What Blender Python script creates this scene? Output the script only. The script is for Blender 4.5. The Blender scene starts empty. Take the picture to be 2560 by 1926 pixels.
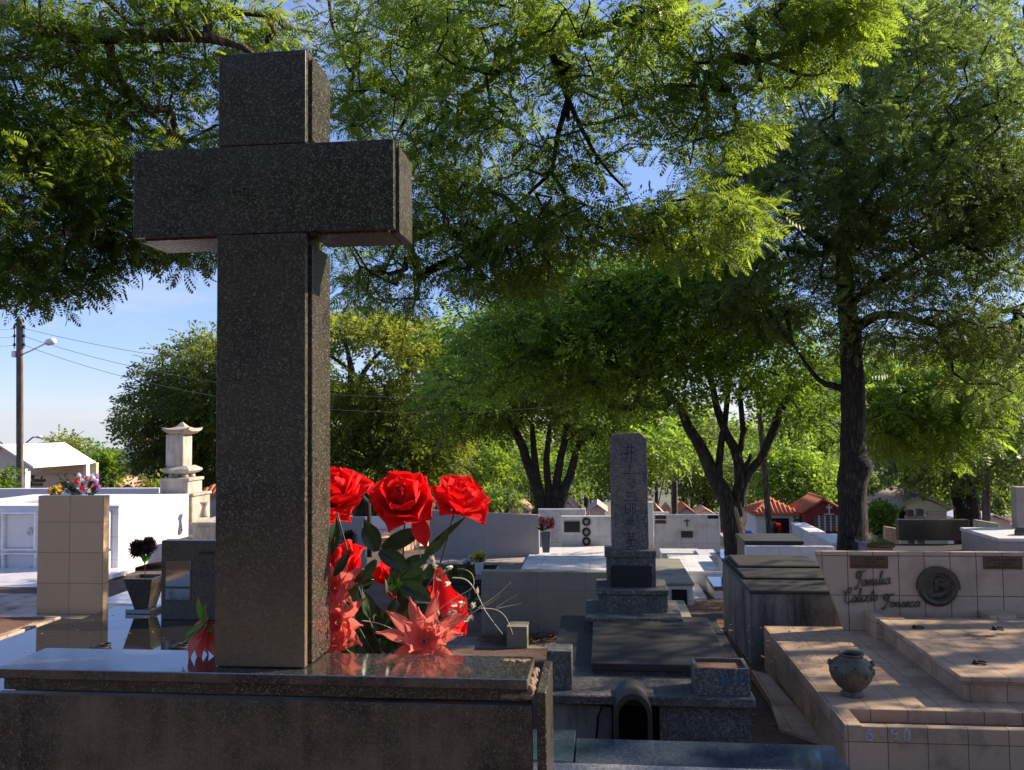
import bpy, bmesh, math, random
import numpy as np
from mathutils import Vector, Matrix
R = math.radians
C = bpy.context.scene.collection

# ---------------------------------------------------------------- camera, world, sun, exposure
F = 2090.0                       # focal length in photograph pixels (2560 wide)
YAW, PITCH, ROLL = R(6.1), R(2.86), R(0.64)
EYE = Vector((0, 0, 1.75))
_f = Vector((-math.sin(YAW)*math.cos(PITCH), math.cos(YAW)*math.cos(PITCH), math.sin(PITCH)))
_r = Vector((math.cos(YAW), math.sin(YAW), 0))
_u = _r.cross(_f)
CR = _r*math.cos(ROLL) - _u*math.sin(ROLL)
CU = _r*math.sin(ROLL) + _u*math.cos(ROLL)
cam = bpy.data.cameras.new('camera')
cam.sensor_width = 36.0
cam.lens = 36.0*F/2560.0
cam.clip_start = 0.05
cam.clip_end = 9000
co = bpy.data.objects.new('camera', cam)
C.objects.link(co)
m = Matrix((CR, CU, -_f)).transposed().to_4x4()
m.translation = EYE
co.matrix_world = m
bpy.context.scene.camera = co

SUN_EL, SUN_AZ = R(31.5), R(-21)    # sun stands to the right and a little beyond the cross (measured from the arm's shadow)
SUN_DIR = Vector((math.cos(SUN_EL)*math.cos(SUN_AZ), -math.cos(SUN_EL)*math.sin(SUN_AZ), math.sin(SUN_EL)))
w = bpy.data.worlds.new('World')
bpy.context.scene.world = w
w.use_nodes = True
nt = w.node_tree
sky = nt.nodes.new('ShaderNodeTexSky')
sky.sky_type = 'NISHITA'
sky.sun_disc = False
sky.sun_elevation = SUN_EL
sky.sun_rotation = math.atan2(SUN_DIR.x, SUN_DIR.y)
sky.altitude = 600
sky.air_density = 1.0
sky.dust_density = 0.3
sky.ozone_density = 3.0
tc0 = nt.nodes.new('ShaderNodeTexCoord')      # below the true horizon repeat the horizon's colour (the land falls away behind the hill)
sp0 = nt.nodes.new('ShaderNodeSeparateXYZ')
mx0 = nt.nodes.new('ShaderNodeMath'); mx0.operation = 'MAXIMUM'; mx0.inputs[1].default_value = 0.012
cb0 = nt.nodes.new('ShaderNodeCombineXYZ')
nt.links.new(tc0.outputs['Generated'], sp0.inputs[0])
nt.links.new(sp0.outputs[0], cb0.inputs[0]); nt.links.new(sp0.outputs[1], cb0.inputs[1])
nt.links.new(sp0.outputs[2], mx0.inputs[0]); nt.links.new(mx0.outputs[0], cb0.inputs[2])
nt.links.new(cb0.outputs[0], sky.inputs['Vector'])
tint = nt.nodes.new('ShaderNodeMix')
tint.data_type = 'RGBA'
tint.blend_type = 'MULTIPLY'
tint.inputs[0].default_value = 1.0
tcw = nt.nodes.new('ShaderNodeTexCoord')
spw = nt.nodes.new('ShaderNodeSeparateXYZ')
nt.links.new(tcw.outputs['Generated'], spw.inputs[0])
grw = nt.nodes.new('ShaderNodeValToRGB')      # bluer, deeper low sky than the model's white horizon
grw.color_ramp.elements[0].position = 0.0
grw.color_ramp.elements[0].color = (0.56, 0.57, 0.80, 1)
grw.color_ramp.elements[1].position = 0.45
grw.color_ramp.elements[1].color = (1.03, 0.91, 1.05, 1)
nt.links.new(spw.outputs[2], grw.inputs[0])
nt.links.new(grw.outputs[0], tint.inputs[7])
nt.links.new(sky.outputs[0], tint.inputs[6])
# faint high haze wisps
mpw = nt.nodes.new('ShaderNodeMapping')
mpw.inputs['Scale'].default_value = (1.2, 1.2, 7.0)
nt.links.new(tcw.outputs['Generated'], mpw.inputs['Vector'])
nzw = nt.nodes.new('ShaderNodeTexNoise')
nzw.inputs['Scale'].default_value = 2.2
nzw.inputs['Detail'].default_value = 7
nzw.inputs['Roughness'].default_value = .6
nt.links.new(mpw.outputs[0], nzw.inputs['Vector'])
rzw = nt.nodes.new('ShaderNodeValToRGB')
rzw.color_ramp.elements[0].position = .52
rzw.color_ramp.elements[0].color = (0, 0, 0, 1)
rzw.color_ramp.elements[1].position = .80
rzw.color_ramp.elements[1].color = (.45, .45, .45, 1)
nt.links.new(nzw.outputs['Fac'], rzw.inputs[0])
cld = nt.nodes.new('ShaderNodeMix')
cld.data_type = 'RGBA'
cld.inputs[7].default_value = (4.2, 4.2, 4.6, 1)
nt.links.new(rzw.outputs[0], cld.inputs[0])
nt.links.new(tint.outputs[2], cld.inputs[6])
nt.links.new(cld.outputs[2], nt.nodes['Background'].inputs[0])
nt.nodes['Background'].inputs[1].default_value = 0.115
sd = bpy.data.lights.new('sun', 'SUN')
sd.energy = 5.0
sd.angle = R(0.53)
sd.color = (1.0, 0.86, 0.66)
so = bpy.data.objects.new('sun', sd)
C.objects.link(so)
so.rotation_euler = SUN_DIR.to_track_quat('Z', 'Y').to_euler()
so.location = (20, -5, 20)
vs = bpy.context.scene.view_settings
vs.view_transform = 'Standard'
vs.look = 'None'
vs.exposure = 1.05
vs.gamma = 1.0
bpy.context.scene.cycles.max_bounces = 8
bpy.context.scene.cycles.transparent_max_bounces = 8

def ray(u, v):
    return _f*F + CR*(u-1280) - CU*(v-963)
def W(u, v, Y):
    """world point that the photograph shows at pixel (u, v), standing at depth Y"""
    d = ray(u, v)
    return EYE + d*(Y/d.y)
def Wz(u, v, z):
    d = ray(u, v)
    return EYE + d*((z-1.75)/d.z)

GY = [(-60, .2), (0, 0), (5, 0), (8.5, -.15), (12, -.42), (16, -.75), (22, -1.4), (32, -2.8), (45, -4.3), (60, -6), (110, -14), (220, -30), (330, -30),
      (480, -16), (620, -9.5), (800, -40), (9000, -900)]
def gz(y):
    for (a, za), (b, zb) in zip(GY, GY[1:]):
        if y <= b:
            return za + (zb-za)*(y-a)/(b-a)
    return GY[-1][1]

# ---------------------------------------------------------------- materials
def new_mat(name):
    mt = bpy.data.materials.new(name)
    mt.use_nodes = True
    return mt, mt.node_tree, mt.node_tree.nodes['Principled BSDF']
def N(t, kind, **kw):
    n = t.nodes.new('ShaderNode'+kind)
    for k, v in kw.items():
        if hasattr(n, k) and k not in ('Scale',):
            setattr(n, k, v)
        else:
            n.inputs[k].default_value = v
    return n
def L(t, a, b):
    t.links.new(a, b)
def coords(t, scale=1.0):
    tc = t.nodes.new('ShaderNodeTexCoord')
    if scale == 1.0:
        return tc.outputs['Object']
    mp = t.nodes.new('ShaderNodeMapping')
    mp.inputs['Scale'].default_value = (scale,)*3 if not isinstance(scale, tuple) else scale
    L(t, tc.outputs['Object'], mp.inputs['Vector'])
    return mp.outputs['Vector']
def noise(t, vec, scale, detail=4, rough=.6):
    n = t.nodes.new('ShaderNodeTexNoise')
    n.inputs['Scale'].default_value = scale
    n.inputs['Detail'].default_value = detail
    n.inputs['Roughness'].default_value = rough
    if vec is not None: L(t, vec, n.inputs['Vector'])
    return n.outputs['Fac']
def ramp(t, fac, stops, interp='LINEAR'):
    r = t.nodes.new('ShaderNodeValToRGB')
    r.color_ramp.interpolation = interp
    e = r.color_ramp.elements
    while len(e) < len(stops): e.new(.5)
    for el, (p, c) in zip(e, stops):
        el.position = p
        el.color = (*c, 1) if len(c) == 3 else c
    L(t, fac, r.inputs[0])
    return r.outputs[0]
def mix(t, fac, a, b, mode='MIX'):
    n = t.nodes.new('ShaderNodeMix')
    n.data_type = 'RGBA'
    n.blend_type = mode
    for s, v in ((n.inputs[0], fac), (n.inputs[6], a), (n.inputs[7], b)):
        if isinstance(v, (int, float)): s.default_value = v
        elif isinstance(v, tuple): s.default_value = (*v, 1)
        else: L(t, v, s)
    return n.outputs[2]
def math_(t, op, a, b=None, c=None):
    n = t.nodes.new('ShaderNodeMath')
    n.operation = op
    for i, v in enumerate((a, b, c)):
        if v is None: continue
        if isinstance(v, (int, float)): n.inputs[i].default_value = v
        else: L(t, v, n.inputs[i])
    return n.outputs[0]
def bump(t, p, h, strength=.3, dist=.01):
    b = t.nodes.new('ShaderNodeBump')
    b.inputs['Strength'].default_value = strength
    b.inputs['Distance'].default_value = dist
    L(t, h, b.inputs['Height'])
    L(t, b.outputs[0], p.inputs['Normal'])
G = lambda v: (v, v, v)

def granite(name, dark, light, flecks, scale=260, rough=.1, dirt=(.13, .085, .045), dirt_amt=.35, dens=.22, spec=.5, foot_glow=None):
    mt, t, p = new_mat(name)
    co_ = coords(t)
    v1 = t.nodes.new('ShaderNodeTexVoronoi'); v1.inputs['Scale'].default_value = scale
    L(t, co_, v1.inputs['Vector'])
    sep = t.nodes.new('ShaderNodeSeparateColor'); L(t, v1.outputs['Color'], sep.inputs[0])
    c1 = ramp(t, sep.outputs[0], [(0, dark), (1-dens-.15, tuple(x*1.6 for x in dark)), (1-dens, light), (1, flecks)])
    n1 = noise(t, co_, scale*.35, 3)
    c2 = mix(t, ramp(t, n1, [(.35, G(0)), (.7, G(.75))]), c1, dark)
    n2 = noise(t, co_, 5, 6, .65)
    c3 = mix(t, ramp(t, n2, [(.45, G(0)), (.75, G(dirt_amt))]), c2, dirt)
    if foot_glow:      # soil-brown tint on the lowest part, standing in for warm reflected light
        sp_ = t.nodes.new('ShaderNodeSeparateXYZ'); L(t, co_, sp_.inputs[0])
        hz = math_(t, 'ADD', math_(t, 'MULTIPLY', sp_.outputs[2], 1/foot_glow), math_(t, 'MULTIPLY', n2, .5))
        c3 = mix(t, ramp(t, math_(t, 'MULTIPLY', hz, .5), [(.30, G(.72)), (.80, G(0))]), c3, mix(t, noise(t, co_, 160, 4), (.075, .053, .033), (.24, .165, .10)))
    st_ = noise(t, coords(t, (22.0, 22.0, 1.6)), 1.0, 6, .7)      # dusty rain streaks
    c3 = mix(t, ramp(t, st_, [(.46, G(0)), (.72, G(dirt_amt*.55))]), c3, dirt)
    L(t, c3, p.inputs['Base Color'])
    L(t, ramp(t, n2, [(.4, G(rough)), (.8, G(min(1, rough+.3*(dirt_amt+.3))))]), p.inputs['Roughness'])
    p.inputs['Specular IOR Level'].default_value = spec
    return mt
def tiles(name, c1, c2, grout, size, gw=.004, off=(0, 0, 0), rough=.35, dirt=(.05, .035, .022), dirt_amt=.5, bumpy=.25, dirt_scale=4.0):
    """square tiles laid on whichever way a face looks; grout lines skip the axis of the face's normal"""
    mt, t, p = new_mat(name)
    tc = t.nodes.new('ShaderNodeTexCoord')
    mp = t.nodes.new('ShaderNodeMapping'); mp.inputs['Location'].default_value = off
    L(t, tc.outputs['Object'], mp.inputs['Vector'])
    s1 = t.nodes.new('ShaderNodeSeparateXYZ'); L(t, mp.outputs[0], s1.inputs[0])
    ge = t.nodes.new('ShaderNodeNewGeometry')
    s2 = t.nodes.new('ShaderNodeSeparateXYZ'); L(t, ge.outputs['Normal'], s2.inputs[0])
    cells, mask = [], None
    for i in range(3):
        sz = size[i]
        q = math_(t, 'DIVIDE', s1.outputs[i], sz)
        fr = math_(t, 'FRACT', q)
        d = math_(t, 'MULTIPLY', math_(t, 'PINGPONG', q, .5), sz)
        ln = math_(t, 'LESS_THAN', d, gw*.5)
        keep = math_(t, 'LESS_THAN', math_(t, 'ABSOLUTE', s2.outputs[i]), .6)
        ln = math_(t, 'MULTIPLY', ln, keep)
        cells.append(math_(t, 'MULTIPLY', math_(t, 'FLOOR', q), keep))
        mask = ln if mask is None else math_(t, 'MAXIMUM', mask, ln)
    cb = t.nodes.new('ShaderNodeCombineXYZ')
    for i in range(3): L(t, cells[i], cb.inputs[i])
    wn = t.nodes.new('ShaderNodeTexWhiteNoise'); L(t, cb.outputs[0], wn.inputs['Vector'])
    base = mix(t, wn.outputs['Value'], c1, c2)
    n1 = noise(t, tc.outputs['Object'], 60, 4)
    base = mix(t, ramp(t, n1, [(.3, G(.25)), (.7, G(0))]), base, tuple(x*.6 for x in c1))
    n2 = noise(t, tc.outputs['Object'], dirt_scale, 7, .68)
    base = mix(t, ramp(t, n2, [(.48, G(0)), (.72, G(dirt_amt))]), base, dirt)
    L(t, mix(t, mask, base, grout), p.inputs['Base Color'])
    L(t, ramp(t, n2, [(.3, G(rough)), (.7, G(min(1, rough+.3)))]), p.inputs['Roughness'])
    bump(t, p, math_(t, 'SUBTRACT', 1.0, mask), bumpy, .003)
    return mt
def stone(name, c1, c2, scale=6, rough=.85, streak=None, bstr=.35, fine=90, amt=1.0):
    mt, t, p = new_mat(name)
    co_ = coords(t)
    n1 = noise(t, co_, scale, 8, .65)
    c = ramp(t, n1, [(.3, c1), (.7, c2)])
    if streak:
        sv = coords(t, (6.0, 6.0, .8))
        n3 = math_(t, 'ADD', math_(t, 'MULTIPLY', noise(t, sv, 1.0, 7, .75), .6), math_(t, 'MULTIPLY', noise(t, co_, 2.2, 6, .65), .4))
        c = mix(t, ramp(t, n3, [(.44, G(0)), (.60, G(amt))]), c, streak)
    n2 = noise(t, co_, fine, 5)
    c = mix(t, ramp(t, n2, [(.3, G(.4)), (.65, G(0))]), c, tuple(x*.55 for x in c1))
    L(t, c, p.inputs['Base Color'])
    p.inputs['Roughness'].default_value = rough
    bump(t, p, n2, bstr, .006)
    return mt
def plain(name, col, rough=.5, metal=0, var=.25, scale=20, trans=0):
    mt, t, p = new_mat(name)
    n1 = noise(t, coords(t), scale, 5)
    L(t, mix(t, ramp(t, n1, [(.3, G(var*1.6)), (.7, G(0))]), col, tuple(x*.45 for x in col)), p.inputs['Base Color'])
    p.inputs['Roughness'].default_value = rough
    p.inputs['Metallic'].default_value = metal
    if trans: add_trans(t, p, col, trans)
    return mt
def add_trans(t, p, col, amt, src=None):
    tr = t.nodes.new('ShaderNodeBsdfTranslucent')
    if src is not None: L(t, src, tr.inputs[0])
    else: tr.inputs[0].default_value = (*col, 1)
    ms = t.nodes.new('ShaderNodeMixShader'); ms.inputs[0].default_value = amt
    out = t.nodes['Material Output']
    L(t, p.outputs[0], ms.inputs[1]); L(t, tr.outputs[0], ms.inputs[2]); L(t, ms.outputs[0], out.inputs[0])
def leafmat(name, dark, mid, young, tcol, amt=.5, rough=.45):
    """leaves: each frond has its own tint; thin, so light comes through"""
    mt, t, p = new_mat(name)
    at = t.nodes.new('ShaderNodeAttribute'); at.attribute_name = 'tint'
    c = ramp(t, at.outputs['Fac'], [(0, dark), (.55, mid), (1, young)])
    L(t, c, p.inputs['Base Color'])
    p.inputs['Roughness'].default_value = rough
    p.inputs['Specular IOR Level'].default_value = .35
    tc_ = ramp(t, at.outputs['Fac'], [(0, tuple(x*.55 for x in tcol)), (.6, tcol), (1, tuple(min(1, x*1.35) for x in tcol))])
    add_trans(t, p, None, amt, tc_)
    return mt

M = {}
M['cross'] = granite('dark_polished_granite', (.016, .014, .011), (.056, .050, .039), (.23, .205, .155), 430, .24, dirt_amt=.55, dens=.30, dirt=(.080, .058, .036), spec=.4)
M['crosslow'] = granite('warm_lit_foot_granite', (.016, .014, .011), (.056, .050, .039), (.23, .205, .155), 430, .24, spec=.4, dirt_amt=.55, dens=.30, dirt=(.085, .060, .036), foot_glow=.22)  # shaft panel: warm bounced light painted into the brown of its foot
M['crosstop'] = granite('polished_granite_top', (.013, .0125, .0115), (.050, .047, .040), (.15, .145, .12), 470, .07, dirt_amt=.15, dens=.28, dirt=(.07, .055, .035))
M['black'] = granite('black_polished_granite', (.009, .009, .010), (.02, .02, .022), (.05, .05, .05), 500, .02, dirt_amt=.08, dens=.12)
M['bluegrey'] = granite('blue_grey_polished_granite', (.022, .032, .055), (.055, .075, .115), (.16, .19, .24), 300, .05, dirt_amt=.1, dens=.25)
M['terrazzo'] = granite('grey_flecked_terrazzo', (.050, .048, .045), (.115, .112, .105), (.23, .225, .21), 120, .55, dirt=(.03, .027, .022), dirt_amt=.7, dens=.5, spec=.3)
M['salt'] = granite('pale_flecked_granite', (.10, .10, .10), (.30, .30, .29), (.5, .5, .48), 240, .3, dirt=(.12, .1, .08), dirt_amt=.4, dens=.55)
M['darkslab'] = stone('weathered_dark_stone', (.017, .016, .015), (.042, .038, .033), 4, .6, None, .2)
for k_, ior in (('crosstop', 3.6), ('black', 2.5), ('bluegrey', 3.4)): M[k_].node_tree.nodes['Principled BSDF'].inputs['IOR'].default_value = ior
M['mortar'] = stone('brown_mortar', (.16, .10, .065), (.30, .21, .14), 30, .95)
M['concrete'] = stone('weathered_concrete', (.13, .12, .105), (.23, .215, .19), 5, .9, (.018, .017, .015), .5)
M['agedstone'] = stone('aged_pale_stone', (.42, .37, .30), (.60, .54, .46), 5, .9, (.16, .13, .10), .4, amt=.7)
M['palestone'] = stone('pale_smooth_stone', (.40, .37, .35), (.52, .49, .46), 4, .7, None, .1)
M['greywall'] = tiles('grey_stone_cladding', (.33, .29, .27), (.37, .325, .305), (.22, .2, .19), (.4, .4, .4), .004, rough=.5, dirt=(.2, .17, .15), dirt_amt=.4)
M['greentile'] = tiles('grey_green_cladding', (.225, .21, .16), (.25, .235, .18), (.14, .13, .10), (.42, .42, .42), .005, (.1, 0, .02), rough=.45, dirt_amt=.25)
M['marble'] = tiles('white_marble_cladding', (.64, .62, .62), (.72, .70, .69), (.32, .32, .33), (.45, .45, .45), .006, (.1, .1, .1), rough=.3, dirt=(.30, .28, .25), dirt_amt=.7)
M['whitetile'] = tiles('white_glazed_cladding', (.80, .78, .78), (.84, .82, .82), (.5, .48, .48), (.75, .75, .34), .006, (.1, .1, .14), rough=.22, dirt=(.5, .46, .42), dirt_amt=.4)
M['whitefloor'] = tiles('white_polished_floor', (.62, .61, .64), (.68, .66, .69), (.35, .34, .34), (.5, .5, .5), .006, rough=.12, dirt=(.4, .35, .32), dirt_amt=.4)
M['pinktile'] = tiles('pinkish_beige_tiles', (.40, .275, .175), (.52, .36, .235), (.12, .075, .05), (.187, .2, .187), .0045, (0, 0, 0), rough=.4, dirt=(.11, .07, .045), dirt_amt=.75, bumpy=.5)
M['beigetile'] = tiles('beige_marble_tiles', (.42, .33, .235), (.46, .365, .26), (.16, .12, .08), (.21, .4, .178), .0035, rough=.3, dirt=(.33, .24, .15), dirt_amt=.6)
M['curbtile'] = tiles('stained_curb_tiles', (.48, .33, .24), (.52, .38, .28), (.12, .08, .05), (.2, .2, .2), .008, rough=.5, dirt=(.04, .03, .02), dirt_amt=.95, dirt_scale=7)
M['walltile'] = tiles('cream_wall_tiles', (.42, .40, .30), (.46, .43, .33), (.18, .16, .12), (.13, .13, .2), .006, rough=.35, dirt_amt=.3)
M['plaster'] = stone('white_plaster', (.66, .63, .60), (.76, .74, .72), 5, .85, None, .1)
M['cream'] = stone('cream_plaster', (.62, .52, .38), (.70, .60, .46), 4, .85, None, .15)
M['yellow'] = stone('pale_yellow_plaster', (.72, .72, .42), (.80, .80, .52), 4, .85, (.3, .28, .16), .15, amt=.5)
M['redwall'] = stone('red_painted_plaster', (.30, .035, .025), (.40, .05, .04), 5, .8, (.12, .03, .02), .15, amt=.5)
M['orangewall'] = stone('orange_plaster', (.62, .33, .20), (.70, .40, .26), 4, .85, None, .15)
M['pinkwall'] = stone('pinkish_plaster', (.60, .44, .36), (.68, .52, .44), 4, .85, None, .15)
M['roofwhite'] = stone('sunbleached_roof_paint', (.70, .66, .62), (.80, .78, .76), 3, .8, None, .1)
M['terracotta'] = stone('terracotta_roof_tiles', (.42, .11, .05), (.58, .20, .10), 9, .85, None, .3)
M['rooffar'] = stone('faded_clay_roof', (.50, .25, .16), (.62, .36, .25), 6, .85, None, .2)
M['roofgrey'] = stone('grey_clay_roof', (.42, .33, .27), (.56, .45, .37), 7, .85, None, .3)
M['dirt'] = stone('red_earth', (.10, .045, .028), (.19, .10, .065), 2.5, .95, None, .6, 25)
def bark(name, c1, c2, lich):
    mt, t, p = new_mat(name)
    v_ = coords(t, (9.0, 9.0, 1.7))
    vo = t.nodes.new('ShaderNodeTexVoronoi'); vo.feature = 'DISTANCE_TO_EDGE'; vo.inputs['Scale'].default_value = 3.0
    wv_ = noise(t, v_, 2.2, 6, .7)
    mx = t.nodes.new('ShaderNodeMix'); mx.data_type = 'VECTOR'; mx.inputs[0].default_value = .25
    cbn = t.nodes.new('ShaderNodeCombineXYZ'); L(t, wv_, cbn.inputs[0]); L(t, wv_, cbn.inputs[1]); L(t, wv_, cbn.inputs[2])
    va = t.nodes.new('ShaderNodeVectorMath'); va.operation = 'ADD'; L(t, v_, va.inputs[0]); L(t, cbn.outputs[0], va.inputs[1])
    L(t, va.outputs[0], vo.inputs['Vector'])
    h = ramp(t, vo.outputs['Distance'], [(0, G(0)), (.22, G(1))])
    c = mix(t, h, tuple(x*.35 for x in c1), ramp(t, wv_, [(.3, c1), (.7, c2)]))
    c = mix(t, ramp(t, noise(t, coords(t), 3.5, 5), [(.55, G(0)), (.72, G(.6))]), c, lich)
    L(t, c, p.inputs['Base Color']); p.inputs['Roughness'].default_value = .95
    hh = math_(t, 'ADD', h, math_(t, 'MULTIPLY', wv_, .8))
    bump(t, p, hh, 1.0, .025)
    return mt
M['bark'] = bark('dark_fissured_bark', (.035, .026, .019), (.085, .066, .048), (.10, .10, .075))
M['barkpale'] = bark('pale_fissured_bark', (.14, .10, .07), (.26, .20, .13), (.25, .24, .18))
M['pole'] = stone('weathered_pole', (.16, .125, .10), (.24, .19, .15), 5, .9, (.10, .06, .045), .3)
M['bronze'] = plain('dark_bronze', (.10, .082, .062), .45, .5, .5, 40)
M['bronzegreen'] = plain('aged_dull_bronze', (.125, .105, .07), .5, .2, .6, 30)
M['plaque'] = plain('brown_bronze_plaque', (.13, .075, .045), .5, .5, .4, 60)
M['blackplate'] = plain('black_enamel_plate', (.01, .01, .011), .25, 0, .2)
M['navyplate'] = plain('dark_slate_plate', (.006, .009, .014), .35, 0, .2)
M['hole'] = plain('dark_interior', (.008, .007, .006), .9)
M['chrome'] = plain('steel', (.5, .5, .5), .25, 1, .1)
M['whitemetal'] = plain('white_enamel', (.75, .74, .72), .35, 0, .1)
M['iron'] = plain('dark_iron', (.02, .018, .017), .6, .3)
M['engrave'] = plain('engraved_shadow_paint', (.02, .02, .02), .8, 0, .5, 90)
M['bluepaint'] = plain('faded_blue_paint', (.012, .10, .20), .7, 0, .4, 70)
M['whitepaint'] = plain('faded_white_paint', (.55, .53, .52), .8, 0, .7, 90)
M['wire'] = plain('grey_cable', (.10, .10, .10), .6)
M['rose'] = plain('red_velvet_petal', (.86, .010, .012), .85, 0, .28, 110, .42)
M['salmon'] = plain('salmon_fabric_petal', (.92, .22, .165), .6, 0, .45, 55, .5)
M['fabricleaf'] = plain('green_fabric_leaf', (.035, .075, .018), .38, 0, .6, 70, .18)
M['leafbright'] = plain('bright_green_leaf', (.14, .36, .03), .4, 0, .5, 70, .35)
M['stem'] = plain('plastic_stem', (.03, .05, .02), .4)
M['twigwhite'] = plain('dried_grass_blade', (.62, .58, .48), .5, 0, .3, 30, .2)
M['sprig'] = plain('teal_sprig', (.05, .22, .15), .5, 0, .3, 80)
M['creampetal'] = plain('cream_petal', (.72, .58, .44), .5, 0, .3, 80, .3)
M['darkpetal'] = plain('dark_wine_petal', (.035, .012, .016), .6, 0, .4, 60)
M['pinkpetal'] = plain('pink_petal', (.55, .13, .15), .6, 0, .4, 40, .3)
M['yellowpetal'] = plain('yellow_petal', (.62, .52, .05), .6, 0, .4, 40, .3)
M['orangepetal'] = plain('orange_petal', (.75, .30, .02), .6, 0, .4, 40, .3)
M['purplepetal'] = plain('purple_petal', (.42, .14, .5), .6, 0, .4, 40, .3)
M['whitepetal'] = plain('white_petal', (.7, .7, .72), .6, 0, .3, 40, .3)
M['greypot'] = plain('grey_plastic_pot', (.16, .15, .15), .5, 0, .2)
M['drybrush'] = plain('dry_twigs', (.20, .12, .07), .9, 0, .6, 60)
M['blueplastic'] = plain('blue_sheet', (.02, .07, .35), .5)
M['leaf_near'] = leafmat('feathery_leaf', (.022, .050, .009), (.05, .10, .014), (.09, .15, .02), (.36, .50, .045), .46)
M['leaf_dark'] = leafmat('dark_needle_leaf', (.055, .085, .030), (.10, .14, .048), (.16, .20, .06), (.32, .44, .08), .45)
M['leaf_mid'] = leafmat('mid_green_leaf', (.026, .062, .012), (.05, .11, .018), (.12, .18, .025), (.34, .50, .035), .45)
M['leaf_yellow'] = leafmat('yellow_green_leaf', (.05, .075, .012), (.11, .15, .02), (.24, .24, .03), (.40, .46, .04), .4)
M['leaf_light'] = leafmat('light_green_leaf', (.04, .08, .012), (.09, .16, .02), (.17, .26, .03), (.38, .55, .05), .42)

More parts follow.
